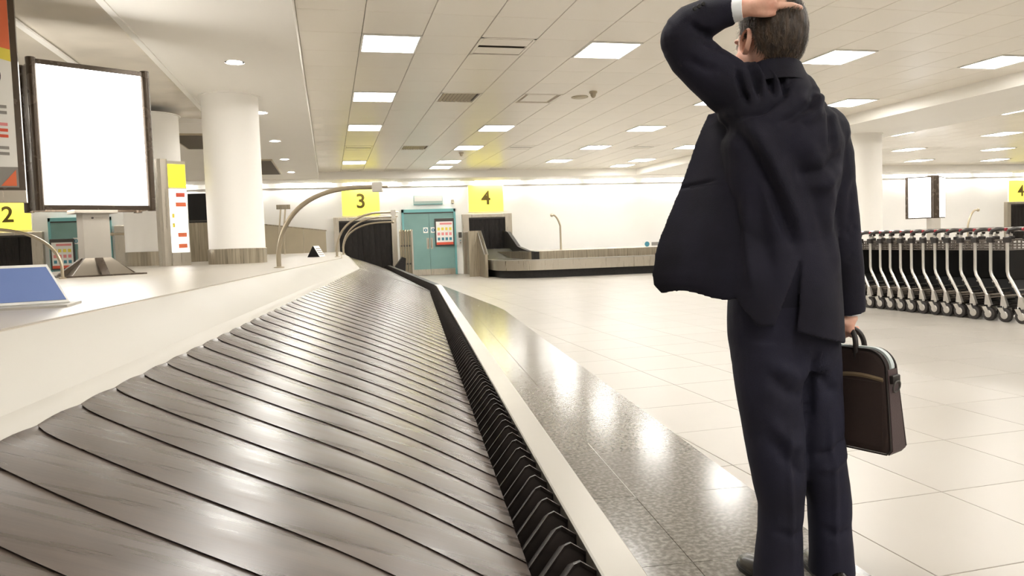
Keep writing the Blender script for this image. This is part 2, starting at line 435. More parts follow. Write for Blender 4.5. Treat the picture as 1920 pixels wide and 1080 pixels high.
# vents, smoke detectors
VW = {'slot': 'plain slot vent', 'louvre': 'louvred vent', 'recess': 'recessed air panel'}
VL = ['beside the near left panel light', 'with angled slats at the left end', 'wide and shallow next to the smoke detectors', 'four rows back left of centre', 'between the panel lights of the left column', 'behind the raised arm side', 'by the bulkhead above sign 3', 'by the bulkhead at the left corner', 'by the bulkhead third from left', 'by the bulkhead right of sign 4', 'in the middle near the small dome']
for (x, y, k), lab in zip(vents, VL):
    t = thing('ceiling_vent', '%s in the ceiling, %s' % (VW[k], lab), 'vent', (x, y, CEIL), group='ceiling vents')
    a, b = .305, .355
    w = MB().box(-a, a, -b, -b+.03, -.004, .02); w.box(-a, a, b-.03, b, -.004, .02); w.box(-a, -a+.03, -b, b, -.004, .02); w.box(a-.03, a, -b, b, -.004, .02)
    w.build('frame', 'ceiling_tile', t, smooth=0)
    MB().box(-a+.02, a-.02, -b+.02, b-.02, .018, .02).build('backing', 'slot_dark' if k != 'recess' else 'grey_clad', t, smooth=0)
    if k == 'louvre':
        for q in range(9):
            xx = -.25+.055*q
            MB().add([(xx, -.32, .016), (xx+.03, -.32, -.004), (xx+.034, -.32, -.002), (xx+.004, -.32, .018), (xx, .32, .016), (xx+.03, .32, -.004), (xx+.034, .32, -.002), (xx+.004, .32, .018)],
                     [(0, 1, 2, 3), (7, 6, 5, 4), (0, 4, 5, 1), (1, 5, 6, 2), (2, 6, 7, 3), (3, 7, 4, 0)]).build('slat', 'grey_clad', t, smooth=0)
    elif k == 'slot':
        for q in range(2): MB().box(-.27, .27, -.30+.34*q, -.05+.34*q, -.001, .004).build('blade', 'ceiling_tile', t, smooth=0)
    else:
        MB().box(-.22, .22, -.26, .26, .005, .012).build('blade', 'ceiling_tile', t, smooth=0)
for x, y, r, lab in ((3.9, 10.35, .06, 'small white dome detector on the ceiling right of the vents'), (3.2, 17.6, .06, 'small white dome detector on the ceiling above sign 4')):
    t = thing('smoke_detector', lab, 'detector', (x, y, CEIL), group='ceiling detectors')
    MB().lathe([(r, 0), (r, -.02), (r*.8, -.03)], 20).build('base', 'grey_clad', t)
    MB().lathe([(r*.7, -.03), (r*.65, -.06), (r*.4, -.085), (.004, -.095)], 20).build('dome', 'grey_clad', t)
t = thing('ceiling_speaker', 'flat round speaker cover on the ceiling beside the dome detector', 'speaker', (3.83, 10.75, CEIL))
MB().lathe([(.13, 0), (.13, -.01), (.11, -.016)], 24).build('cover', 'grey_clad', t)
MB().lathe([(.09, -.016), (.09, -.02), (.02, -.022)], 24).build('grille', 'grey_clad', t)

# ------------------------------------------------------------------ main baggage carousel
car = thing('baggage_carousel', 'long baggage carousel with overlapping dark plates, black ribbed bumper and steel rail', 'carousel', (0, 0, 0), -CA)
def sweep(prof, ss, close=True):
    mb = MB(); mb.loft([[cp(s, t, z) for t, z in prof] for s in ss], close=close); return mb
s_near = [s for s in SS if s <= CORNER+.26]; s_far = [s for s in SS if s >= CORNER+.24]
sweep([(.335, .352), (.335, .398), (.339, .402), (.417, .402), (.422, .397), (.422, .352)], s_near).build('rail', 'rail_steel', car)
sweep([(.335, .352), (.335, .398), (.339, .402), (.417, .402), (.422, .397), (.422, .352)], s_far).build('rail', 'black_rubber', car)
sweep([(.37, 0), (.37, .352), (.40, .352), (.40, 0)], SS).build('skirt', 'brushed_steel', car)
sweep([(.19, .22), (.19, .285), (.345, .285), (.36, .352), (.37, .352), (.37, .2)], SS).build('bumper_bed', 'black_rubber', car)
# ribbed bumper: one chevron fin every 9 cm
FS = .09
fin_o = [(.208, .27), (.214, .322), (.288, .410), (.302, .414), (.338, .388), (.338, .29)]
fin_i = [(.212, .27), (.221, .319), (.291, .402), (.301, .405), (.333, .382), (.333, .29)]
fb = MB()
finp = lambda t, z, w: (t, w+.16*(t-.21), z)
fb.loft([[finp(t, z, -.006) for t, z in fin_i], [finp(t, z, -.009) for t, z in fin_i], [finp(t, z, -.013) for t, z in fin_o], [finp(t, z, -.006) for t, z in fin_o], [finp(t, z-.03, .055) for t, z in fin_o]])
fin_me = fb.mesh('bumper_fin', 'fin_rubber', smooth=0)
def place_along(name, me, s, parent, ref=True):
    x, y, a = path(s); o = link(name, me, parent, (x-TREF*math.cos(a), y-TREF*math.sin(a), 0), a); return o
s = .75; far_fins = MB(); n = 0
while s < S1-.1:
    if n < 290: place_along('bumper_fin', fin_me, s, car)
    s += FS if s < CORNER else .12; n += 1
# belt plates
TIN, TOUT, ZIN, ZOUT = -.792, .222, .703, .331
PITCH = .2
def plate_pt(u, v):
    """u across 0 inner..1 outer, v along 0 near lip..1 far tail (tucked below the next plate)"""
    t = TIN+(TOUT-TIN)*u; ln = .262
    s = -.42*(t-TIN)+.02*math.sin(math.pi*u)-.022*math.sin(2*math.pi*u)+v*ln
    if u < .06: s += (1-v)*.03*(1-u/.06)**2
    if u < .02: t += .012*v
    z = ZIN+(ZOUT-ZIN)*u+.005*(1-v)-.001+.003*math.sin(math.pi*min(1, v*1.3))+.012*math.sin(math.pi*u)
    return (t, s, z)
pb = MB(); NU, NV = 22, 7; V = []; F = []
us = [0, .008, .02, .04, .07]+[.07+.93*k/(NU-5) for k in range(1, NU-4)]
for v in range(NV+1):
    for u in us: V.append(plate_pt(u, v/NV))
n = len(us)
for v in range(NV):
    for u in range(n-1): a = v*n+u; F.append((a, a+1, a+n+1, a+n))
b0 = len(V)                                   # lip thickness along the near edge and the inner end
for u in us: p = plate_pt(u, 0); V.append((p[0], p[1]+.003, p[2]-.0035))
for u in range(n-1): F.append((u, b0+u, b0+u+1, u+1))
b1 = len(V)
for v in range(NV+1): p = plate_pt(0, v/NV); V.append((p[0]+.001, p[1], p[2]-.0035))
for v in range(NV): F.append((v*n, (v+1)*n, b1+v+1, b1+v))
pb.add(V, F); plate_me = pb.mesh('belt_plate', 'belt_rubber', smooth=40)
s = -1.0
while s < S1-.7:
    place_along('belt_plate', plate_me, s, car); s += PITCH
sweep([(-.80, .60), (-.78, .66), (.21, .29), (.20, .24)], SS).build('belt_bed', 'black_rubber', car)
# white sloping deck, lip and island
sweep([(-1.02, .862), (-1.018, .866), (-.815, .728), (-.808, .716), (-.80, .66), (-.83, .60), (-1.02, .62)], SS).build('deck_panel', 'cream_panel', car)
sweep([(-.822, .735), (-.806, .726), (-.786, .712), (-.778, .698), (-.782, .69), (-.80, .69), (-.82, .715)], SS).build('deck_lip', 'cream_panel', car)
sweep([(-1.034, .84), (-1.034, .866), (-1.018, .866), (-1.018, .84)], SS).build('joint_strip', 'joint', car)
s_isl = [s for s in SS if s < CORNER-.3]+[CORNER+.25*k for k in range(0, 46)]
isl = thing('service_island', 'wide cream topped island running inside the carousel', 'island', (0, 0, 0), -CA)
tr = [-1.035, -2.0, -3.0, -4.0]
s_is = [s for s in SS]
for k in range(3):
    sweep([(tr[k+1]+.002, .80), (tr[k+1]+.002, .87), (tr[k]-.002, .87), (tr[k]-.002, .80)], s_is).build('top_panel', 'island_top', isl)
sweep([(-3.99, 0), (-3.99, .80), (-1.03, .80), (-1.03, 0)], s_is).build('plinth', 'cream_panel', isl)

# ------------------------------------------------------------------ openings in the far wall
def curtain_strips(parent, x0, x1, z0, z1, y, n):
    w = (x1-x0)/n
    for k in range(n):
        pts = []
        a = x0+k*w; off = .006*(k % 2)
        V = []; nz = 6
        for j in range(nz+1):
            z = z0+(z1-z0)*j/nz; wv = .012*math.sin(k*2.1+j*.7)
            V.append([(a-.004, y+off+wv, z), (a+w*.5, y+off-.014+wv, z), (a+w+.004, y+off+wv, z), (a+w*.5, y+off-.008+wv, z)])
        MB().loft(V).build('curtain_strip', 'curtain', parent)
def opening(label, x0, x1, o0, o1, z0, ztop, zo, n, y=WALLY):
    t = thing('baggage_opening', label, 'opening', ((x0+x1)/2, y, 0), group='baggage openings in the far wall')
    c = (x0+x1)/2
    MB().cbox(x0-c, o0-c, -.16, 0, 0, ztop, .004).build('jamb', 'brushed_steel', t)
    MB().cbox(o1-c, x1-c, -.16, 0, 0, ztop, .004).build('jamb', 'brushed_steel', t)
    MB().cbox(o0-c, o1-c, -.16, 0, zo, ztop, .004).build('lintel', 'brushed_steel', t)
    MB().box(o0-c, o1-c, -.02, -.005, z0, zo).build('dark_recess', 'trolley_black', t, smooth=0)
    MB().box(o0-c, o1-c, -.11, -.07, zo-.05, zo).build('curtain_rail', 'dark_grey', t, smooth=0)
    curtain_strips(t, o0-c+.01, o1-c-.01, z0, zo-.04, -.08, n)
    return t
opening('black strip curtain opening under sign 3 with steel frame', .16, 2.09, .32, 1.93, .3, 1.92, 1.81, 9)
opening('black strip curtain opening under sign 4 beside the teal doors', 4.2, 5.84, 4.41, 5.62, .45, 1.92, 1.81, 7)
opening('black strip curtain opening under sign 2 at the far left', -9.5, -7.86, -9.35, -8.14, .4, 1.74, 1.66, 7)
opening('narrow dark opening seen between the left pillar and the teal door', -6.0, -4.4, -5.74, -4.6, .4, 1.85, 1.75, 6)
opening('black opening under the other sign 4 at the far right', 25.95, 27.7, 26.12, 27.5, .4, 1.86, 1.77, 7)

def number_sign(num, x, z, label):
    t = thing('number_sign', label, 'sign', (x, WALLY, z), group='yellow number signs on the far wall')
    MB().cbox(-.59, .59, -.05, 0, -.44, .44, .004).build('casing', 'sign_white', t)
    MB().box(-.575, .575, -.058, -.05, -.425, .425).build('panel', 'sign_yellow', t, smooth=0)
    o = link('numeral', text_mesh(num, .62, 'numeral_ink'), t, (0, -.062, 0)); o.rotation_euler = (R(90), 0, 0)
number_sign('3', 1.02, 2.40, 'yellow lit sign reading 3 above the left strip curtain')
number_sign('4', 5.02, 2.42, 'yellow lit sign reading 4 beside the teal doors')
number_sign('2', -8.72, 2.23, 'yellow lit sign reading 2 at the far left')
number_sign('4', 26.72, 2.27, 'yellow lit sign reading 4 at the far right edge')

def teal_door(n, xc, w, label):
    d = tag(link('door_%d' % n, None, None, (xc, WALLY, 0)), label, kind='structure')
    h = w/2
    MB().box(-h, -h+.06, -.10, 0, 0, 2.12).build('door_frame', 'teal_frame', d); MB().box(h-.06, h, -.10, 0, 0, 2.12).build('door_frame', 'teal_frame', d)
    MB().box(-h, h, -.10, 0, 2.02, 2.12).build('door_frame', 'teal_frame', d)
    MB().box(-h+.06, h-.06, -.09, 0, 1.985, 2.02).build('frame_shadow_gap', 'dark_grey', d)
    for sgn in (-1, 1):
        x0, x1 = (-h+.063, -.004) if sgn < 0 else (.004, h-.063)
        lf = MB().cbox(x0, x1, -.07, -.01, .01, 1.985, .003).build('door_leaf', 'teal_door', d)
        MB().box(x0, x1, -.075, -.07, .01, .2).build('kick_plate', 'brushed_steel', lf)
        MB().box(sgn*.02, sgn*.10, -.08, -.07, .85, 1.2).build('push_plate', 'brushed_steel', lf)
        MB().tube([(sgn*.05, -.075, .9), (sgn*.05, -.11, .92), (sgn*.05, -.11, 1.13), (sgn*.05, -.075, 1.15)], .01, 8).build('pull_handle', 'pipe_steel', lf)
        st = MB().box(sgn*.10-.075+sgn*.02, sgn*.10+.075+sgn*.02, -.078, -.07, 1.36, 1.54).build('notice', 'sign_white', lf)
        MB().loft([[(sgn*.12+.055*math.cos(k*math.pi/8), -.081, 1.45+.055*math.sin(k*math.pi/8)) for k in range(16)], [(sgn*.12+.055*math.cos(k*math.pi/8), -.078, 1.45+.055*math.sin(k*math.pi/8)) for k in range(16)]]).build('notice_disc', 'ink_teal', st)
        MB().box(sgn*.12-.012, sgn*.12+.012, -.083, -.081, 1.42, 1.48).build('notice_mark', 'sign_white', st)
    return d
teal_door(1, 3.13, 1.72, 'teal double doors with steel kick plates')
teal_door(2, -6.91, 1.62, 'teal double doors at the far left behind the lit display')
def notice_board(x, y, z, label):
    t = thing('notice_board', label, 'notice board', (x, y, z), group='notice boards on the teal doors')
    MB().cbox(-.31, .31, -.05, 0, -.44, .44, .006).build('case', 'dark_grey', t)
    p = MB().box(-.27, .27, -.056, -.05, -.32, .34).build('poster', 'sign_white', t, smooth=0)
    MB().box(-.27, .27, -.06, -.05, -.40, -.32).build('footer', 'ink_red', t, smooth=0)
    MB().box(-.15, .24, -.060, -.056, .24, .30).build('title_bar', 'ink_pink', p, smooth=0)
    for i in range(4):
        for j, m in enumerate(('ink_teal', 'ink_pink', 'ink_yellow')):
            MB().box(-.23+.125*i, -.15+.125*i, -.060, -.056, -.26+.16*j, -.17+.16*j).build('pictogram', m, p, smooth=0)
notice_board(3.61, WALLY-.085, 1.37, 'black framed notice board with red footer on the right teal door')
notice_board(-7.38, WALLY-.085, 1.08, 'black framed notice board on the far left teal door')
t = thing('emergency_light', 'pale green emergency light box above the teal doors', 'emergency light', (3.13, WALLY, 2.43))
MB().cbox(-.46, .46, -.10, 0, -.14, .14, .01).build('body', 'pale_teal', t); MB().box(-.44, .44, -.12, -.10, -.06, .10).build('lens', 'sign_white', t)
MB().box(-.46, .46, -.11, 0, -.16, -.14).build('base_strip', 'teal_frame', t)
t = thing('wall_sensor', 'small beige sensor on the wall right of the emergency light', 'sensor', (3.92, WALLY, 2.35))
MB().cbox(-.04, .04, -.05, 0, -.06, .06, .008).build('body', 'grey_clad', t); MB().lathe([(.02, -.07), (.025, -.05)], 12).build('lens', 'dark_grey', t, (0, 0, -.0))
t = thing('wall_phone', 'dark wall box with buttons beside the teal doors', 'wall box', (4.10, WALLY-.16, 1.15))
MB().cbox(-.05, .05, -.06, 0, .02, .2, .008).build('upper_box', 'dark_grey', t)
MB().cbox(-.045, .045, -.06, 0, -.2, -.02, .008).build('lower_box', 'grey_paint', t)
for z in (-.07, -.14): MB().lathe([(.018, -.0), (.018, .008)], 12).build('button', 'ink_teal' if z > -.1 else 'dark_grey', t, (0, -.062, z)).rotation_euler = (R(90), 0, 0)
# low greige partition left of opening 3
t = thing('partition', 'low greige panelled partition left of the strip curtain', 'partition', (-.8, 23.2, 0))
xs = [-1.3, -.62, .05, .72]
for k in range(3):
    za, zb = [1.78-.09*(k+q) for q in (0, 1)]
    MB().prismy([(xs[k]+.004, 0), (xs[k+1]-.004, 0), (xs[k+1]-.004, zb), (xs[k]+.004, za)], 0, .06).build('panel', 'grey_clad', t, smooth=0)
MB().prismy([(-1.32, 1.78), (.74, 1.51), (.74, 1.545), (-1.32, 1.815)], -.015, .075).build('cap_rail', 'bronze_steel', t, smooth=0)
# folded barrier beside opening 3
t = thing('folding_barrier', 'folded steel concertina barrier standing beside the teal doors', 'barrier', (2.26, 22.5, 0))
for k in range(5):
    x = -.16+.08*k
    MB().tube([(x, 0, .03), (x, 0, 1.42), (x+.02, .02, 1.45), (x+.04, .10, 1.45), (x+.05, .12, 1.42), (x+.05, .12, .03)], .02, 8).build('bar', 'pipe_steel', t)
MB().cbox(.18, .23, -.03, .16, 0, 1.47, .006).build('end_post', 'brushed_steel', t)
MB().box(-.2, .2, -.02, .14, 0, .03).build('foot_rail', 'brushed_steel', t)
for z in (.4, .95): MB().box(-.18, .2, -.012, .0, z, z+.05).build('cross_bar', 'dark_grey', t)

# black corner buffer where the bumper meets the opening
t = thing('corner_buffer', 'black rubber buffer block at the end of the carousel bumper', 'buffer', (1.98, 21.6, 0))
MB().add([(-.12, -.15, .0), (.12, -.15, 0), (.12, .15, 0), (-.12, .15, 0), (-.13, -.15, .40), (.07, -.15, .66), (.07, .15, .66), (-.13, .15, .40), (.17, -.15, .62), (.17, .15, .62)],
         [(0, 1, 8, 5, 4), (3, 7, 6, 9, 2), (0, 4, 7, 3), (1, 2, 9, 8), (4, 5, 6, 7), (5, 8, 9, 6), (0, 3, 2, 1)]).build('pad', 'black_rubber', t, smooth=0)
MB().box(-.14, .14, -.17, .17, 0, .05).build('foot', 'dark_grey', t, smooth=0)

# ------------------------------------------------------------------ second carousel (number 4)
c4 = thing('baggage_carousel', 'low stainless carousel with black kick base along the far wall under sign 4', 'carousel', (0, 0, 0))
def c4path(off):
    """front outline: corner by the opening, rounded, then straight to the right"""
    pts = [(4.45-off*.3, 22.9)]
    pts.append((4.45-off, 20.6))
    cx, cy, r = 5.75, 20.05, 1.3+off
    for k in range(10):
        a = R(180+ 82*k/9); pts.append((cx+r*math.cos(a), cy+r*math.sin(a)*.95))
    dx = math.cos(R(-6)); dy = math.sin(R(-6))
    lx, ly = pts[-1]
    for k in range(1, 8): pts.append((lx+1.6*k*dx, ly+1.6*k*dy))
    return pts
def ribbon(o0, o1, z00, z01, z10, z11):
    a, b = c4path(o0), c4path(o1)
    return MB().loft([[(p[0], p[1], z00), (q[0], q[1], z01), (q[0], q[1], z11), (p[0], p[1], z10)] for p, q in zip(a, b)])
ribbon(-.16, -.12, 0, 0, .22, .22).build('kick_base', 'black_rubber', c4)
ribbon(-.06, 0, .21, .21, .49, .49).build('steel_skirt', 'brushed_steel', c4)
ribbon(-.08, .015, .475, .475, .50, .50).build('edge_trim', 'rail_steel', c4)
ribbon(-1.0, -.06, .40, .40, .47, .47).build('belt_bed', 'black_rubber', c4)
def c4plates():
    a, b = c4path(-.07), c4path(-.98)
    L = []
    for (p, q), (p2, q2) in zip(zip(a, b), zip(a[1:], b[1:])):
        d = math.hypot(p2[0]-p[0], p2[1]-p[1]); n = max(1, int(d/.3))
        for k in range(n):
            f0, f1 = k/n, (k+1)/n+.1
            ip = lambda u, w, f: (u[0]+(w[0]-u[0])*f, u[1]+(w[1]-u[1])*f)
            A, B, C2, D = ip(p, p2, f0), ip(q, q2, f0), ip(q, q2, f1), ip(p, p2, f1)
            MB().add([A+(.478,), B+(.478,), C2+(.472,), D+(.472,), A+(.47,), B+(.47,), C2+(.464,), D+(.464,)],
                     [(0, 1, 2, 3), (7, 6, 5, 4), (0, 4, 5, 1), (2, 6, 7, 3), (0, 3, 7, 4), (1, 5, 6, 2)]).build('belt_plate', 'belt_rubber', c4, smooth=0)
c4plates()
ribbon(-1.04, -.98, .45, .45, .70, .70).build('inner_skirt', 'bronze_steel', c4)
a = c4path(-1.0)
MB().loft([[(p[0], p[1], .66), (p[0], p[1], .70), (p[0]+.1, 22.4, .70), (p[0]+.1, 22.4, .66)] for p in a[2:]]).build('island_top', 'cream_panel', c4, smooth=0)
# sloping black chute from the opening and its side walls
MB().loft([[(x, 23.4, .78), (x, 22.4, .78), (x, 21.2, .50), (x, 20.4, .49), (x, 20.4, .44), (x, 23.4, .44)] for x in (4.5, 5.5)]).build('chute', 'black_rubber', c4, smooth=0)
MB().prismx([(23.3, .5), (23.3, 1.35), (22.6, 1.3), (21.4, .84), (20.3, .72), (19.4, .70), (19.4, .48), (21.0, .45)], 5.5, 5.6).build('chute_side', 'black_rubber', c4, smooth=0)
MB().prismx([(23.34, 0), (23.34, 1.35), (21.3, 1.35), (20.4, .66), (20.4, 0)], 4.28, 4.36).build('side_wall', 'bronze_steel', c4, smooth=0)
MB().box(3.98, 4.3, 21.25, 21.3, 0, 1.35).build('end_panel', 'bronze_steel', c4, smooth=0)
MB().prismx([(23.34, 1.35), (21.3, 1.35), (20.4, .66), (20.42, .63), (21.32, 1.32), (23.34, 1.32)], 4.26, 4.38).build('wall_cap', 'rail_steel', c4, smooth=0)

# ------------------------------------------------------------------ curved scanner posts
def bent(p0, p1, p2, p3, n=16):
    p0, p1, p2, p3 = map(Vector, (p0, p1, p2, p3)); return [p0*(1-t)**3+p1*3*t*(1-t)**2+p2*3*t*t*(1-t)+p3*t**3 for t in [k/n for k in range(n+1)]]
def arc_post(label, loc, rise, reach, r, z0=.87, rz=0, straight=.15, head=True):
    t = thing('curved_post', label, 'curved post', (loc[0], loc[1], z0), rz, group='curved steel posts on the islands')
    pts = [(0, 0, 0), (0, 0, straight*.5)]+bent((0, 0, straight), (reach*.05, 0, rise*.75), (reach*.38, 0, rise), (reach*.8, 0, rise))+[(reach, 0, rise)]
    MB().tube(pts, r, 12).build('pipe', 'pipe_steel', t)
    MB().lathe([(r*2.2, 0), (r*2.2, .006), (r*1.2, .012)], 16).build('flange', 'pipe_steel', t)
    if head:
        MB().cbox(reach-r*2.1, reach+r*2.1, -r*1.8, r*1.8, rise-r*2.2, rise+r*2.0, .004).build('clamp_box', 'grey_paint', t)
        MB().tube([(reach+r*1.5, 0, rise), (reach+r*4.5, 0, rise)], r*.55, 8).build('tip', 'pipe_steel', t)
    else:
        MB().sphere((reach, 0, rise), r*1.8, 10, 8).build('lamp_head', 'pipe_steel', t)
arc_post('large curved steel post rising from the island over the belt', (-.45, 6.96), .70, .92, .021, rz=R(-13), straight=.12)
arc_post('second curved steel post further along the island', (.12, 12.4), .70, .95, .019, rz=R(-13), straight=.15)
arc_post('small pale curved post in front of the strip curtain', (.30, 16.5), .66, 1.1, .02, rz=R(-13), head=False)
arc_post('thin curved post behind the second one before the curtain', (.26, 14.6), .71, 1.0, .018, rz=R(-13), straight=.15)
arc_post('thin hooked post on the low carousel under sign 4', (6.55, 20.4), 1.02, -.25, .028, z0=.70, straight=.7, head=False)
arc_post('curved post at the far left in front of sign 2', (-2.0, 6.3), .40, -.72, .012, rz=R(-12), straight=.1)
arc_post('thin curved post by the left teal door', (-2.62, 12.3), .48, -.62, .016, rz=R(-12), head=False)
arc_post('thin curved post at the far right behind the trolleys', (20.6, 20.0), 1.5, .42, .03, z0=0, straight=.95, head=False)
t = thing('twin_post', 'pair of short straight posts with a cap behind the large curved post', 'post', (-1.25, 21.0, 0))
for k, x in enumerate((-.06, .06)): MB().tube([(x, 0, 0), (x, 0, 1.5), (x+.07, 0, 2.12)], .022, 10).build('pipe', 'pipe_steel', t)
MB().box(-.1, .26, -.05, .05, 2.10, 2.22).build('cap', 'bronze_steel', t)

# ------------------------------------------------------------------ pillars
def pillar(label, x, y, r, z0, z1, skirt):
    t = thing('pillar', label, 'pillar', (x, y, z0))
    MB().lathe([(r, 0), (r, z1-z0)], 48).build('shaft', 'soffit', t)
    if skirt: MB().lathe([(r+.012, 0), (r+.012, skirt-.004), (r+.008, skirt)], 48, caps=False).build('steel_band', 'bronze_steel', t)
    MB().lathe([(r+.03, z1-z0-.012), (r+.03, z1-z0)], 48).build('collar', 'soffit', t)
pillar('broad round cream pillar with steel band standing on the island', -1.15, 10.05, .345, .87, SOFF, .19)
pillar('round cream pillar behind the lit display', -2.35, 11.15, .38, .87, SOFF-.06, .19)
pillar('round cream pillar under the beam behind the man', 11.02, 13.4, .42, 0, SOFF, .3)

# ------------------------------------------------------------------ displays
def lit_display(label, loc, rz, w, h, zb, dep=.20):
    t = thing('lit_display', label, 'display', loc, rz)
    hw = w/2; post = .05
    case = MB().cbox(-hw+.03, hw-.03, -dep*.36, dep*.36, zb+.0, zb+h, .01).build('case', 'dark_bronze', t)
    for sx in (-1, 1):
        for sy in (-1, 1):
            MB().loft([[(sx*(hw-.035)+.035*math.cos(k*math.pi/8), sy*(dep*.36-.005)+.045*math.sin(k*math.pi/8), z) for k in range(16)] for z in (zb-.01, zb+h+.012)]).build('corner_post', 'dark_bronze', t)
    for sy in (-1, 1):
        MB().cbox(-hw+.06, hw-.06, min(sy*dep*.30, sy*(dep*.36+.018)), max(sy*dep*.30, sy*(dep*.36+.018)), zb+h-.035, zb+h+.004, .004).build('top_rail', 'dark_bronze', t)
        MB().cbox(-hw+.06, hw-.06, min(sy*dep*.30, sy*(dep*.36+.018)), max(sy*dep*.30, sy*(dep*.36+.018)), zb-.002, zb+.035, .004).build('bottom_rail', 'dark_bronze', t)
        MB().box(-hw+.07, hw-.07, min(sy*dep*.34, sy*(dep*.36+.006)), max(sy*dep*.34, sy*(dep*.36+.006)), zb+.03, zb+h-.03).build('screen', 'lightbox', t, smooth=0)
    return t
d1 = lit_display('large blank white lit display with dark rounded frame on a grey post', (-1.91, 6.82, .87), R(31), .90, 1.16, .545, .50)
MB().cbox(-.10, .10, -.09, .09, .13, .545, .006).build('post', 'grey_paint', d1)
MB().cbox(-.16, .16, -.12, .12, .52, .55, .006).build('post_bracket', 'grey_paint', d1)
MB().lathe([(.008, 0), (.008, .01)], 10).build('bolt', 'dark_grey', d1, (-.03, -.095, .48)).rotation_euler = (R(90), 0, 0)
pts = lambda a, b: [(-a, -b), (a, -b), (a, b), (-a, b)]
MB().loft([[(x, y, 0) for x, y in pts(.31, .28)], [(x, y, .012) for x, y in pts(.31, .28)]]).build('foot_plate', 'dark_bronze', d1, smooth=0)
MB().loft([[(x, y, .012) for x, y in pts(.23, .21)], [(x, y, .15) for x, y in pts(.10, .09)]]).build('foot_cone', 'plain_steel', d1, smooth=0)
for sx in (-1, 1):
    MB().loft([[(sx*.30, y, .012), (sx*.22, y, .012), (sx*.095, y, .14), (sx*.11, y, .15)] for y in (-.03, .03)]).build('foot_rib', 'dark_bronze', d1, smooth=0)
    MB().loft([[(x, sx*.27, .012), (x, sx*.2, .012), (x, sx*.085, .14), (x, sx*.10, .15)] for x in (-.03, .03)]).build('foot_rib', 'dark_bronze', d1, smooth=0)
# distant display near the trolleys: two lit faces meeting at a dark post
t = thing('lit_display', 'two faced white lit display with dark middle post behind the trolleys', 'display', (16.35, 17.0, 0))
MB().box(-.10, .10, -.10, .10, 1.24, 2.42).build('corner_post', 'dark_bronze', t)
for sx in (-1, 1):
    q = [(sx*.10, -.06), (sx*.63, .25), (sx*.63, .33), (sx*.10, .06)]
    MB().prism(q, 1.24, 2.40).build('case', 'dark_bronze', t, smooth=0)
    n = Vector((sx*.31, -.53)).normalized()*-.012 if False else Vector((sx*.5, -.86)).normalized()*.012
    q2 = [(sx*.13, -.043), (sx*.61, .238)]
    MB().prism([(q2[0][0]+n.x, q2[0][1]+n.y), (q2[1][0]+n.x, q2[1][1]+n.y), (q2[1][0], q2[1][1]+.02), (q2[0][0], q2[0][1]+.02)], 1.27, 2.37).build('screen', 'lit_white', t, smooth=0)
MB().box(-.14, .14, -.10, .10, .1, 1.24).build('post', 'grey_paint', t)
MB().lathe([(.35, 0), (.35, .03), (.16, .14)], 20).build('foot', 'bronze_steel', t)
# information totem
t = thing('information_totem', 'slim silver information totem with yellow header between the pillars', 'totem', (-1.93, 10.0, .87), R(32))
prof = [(-.14, -.05), (-.11, -.085), (-.06, -.095), (-.03, -.085), (-.03, .085), (-.06, .095), (-.11, .085), (-.14, .05)]
MB().prism(prof, 0, 1.33).build('column', 'brushed_steel', t)
MB().prism([(-.03, -.075), (.20, -.075), (.20, .075), (-.03, .075)], 0, 1.31).build('body', 'grey_paint', t)
MB().box(-.02, .19, -.082, -.075, .17, .96).build('panel', 'lit_white', t, smooth=0)
MB().box(-.02, .19, -.084, -.075, .98, 1.27).build('header', 'sign_yellow_bright', t, smooth=0)
MB().box(-.02, .205, -.083, -.075, 0, .16).build('foot_panel', 'brushed_steel', t, smooth=0)
for z, x0, x1, m in ((.86, .06, .17, 'ink_red'), (.74, .05, .18, 'ink_orange'), (.60, .0, .03, 'ink_yellow'), (.48, .0, .03, 'ink_yellow'), (.36, .06, .17, 'ink_orange'), (.22, .06, .17, 'ink_orange')):
    MB().box(x0, x1, -.086, -.082, z, z+.055).build('notice', m, t, smooth=0)
# dark cabinet on steel plinth between the pillars
t = thing('monitor_cabinet', 'dark flat cabinet on a steel plinth seen between the two pillars', 'cabinet', (-2.02, 13.1, .87))
MB().cbox(-.2, .28, -.1, .1, .64, 1.12, .006).build('screen_box', 'trolley_black', t); MB().box(-.2, .3, -.1, .1, 0, .64).build('plinth', 'bronze_steel', t)
MB().box(-.2, .28, -.11, -.1, .66, .68).build('bezel', 'dark_grey', t)
# grey hatches in the soffit beside the pillars
for x, y, sx, sy, lab in ((-2.15, 14.1, .36, .9, 'grey ceiling hatch left of the broad pillar'), (-1.38, 18.6, .25, 1.6, 'grey ceiling hatch right of the broad pillar')):
    t = thing('ceiling_hatch', lab, 'hatch', (x, y, SOFF))
    MB().box(-sx, sx, -sy, sy, -.03, 0).build('frame', 'grey_clad', t, smooth=0); MB().box(-sx+.03, sx-.03, -sy+.03, sy-.03, -.034, -.03).build('panel', 'slot_dark', t, smooth=0)

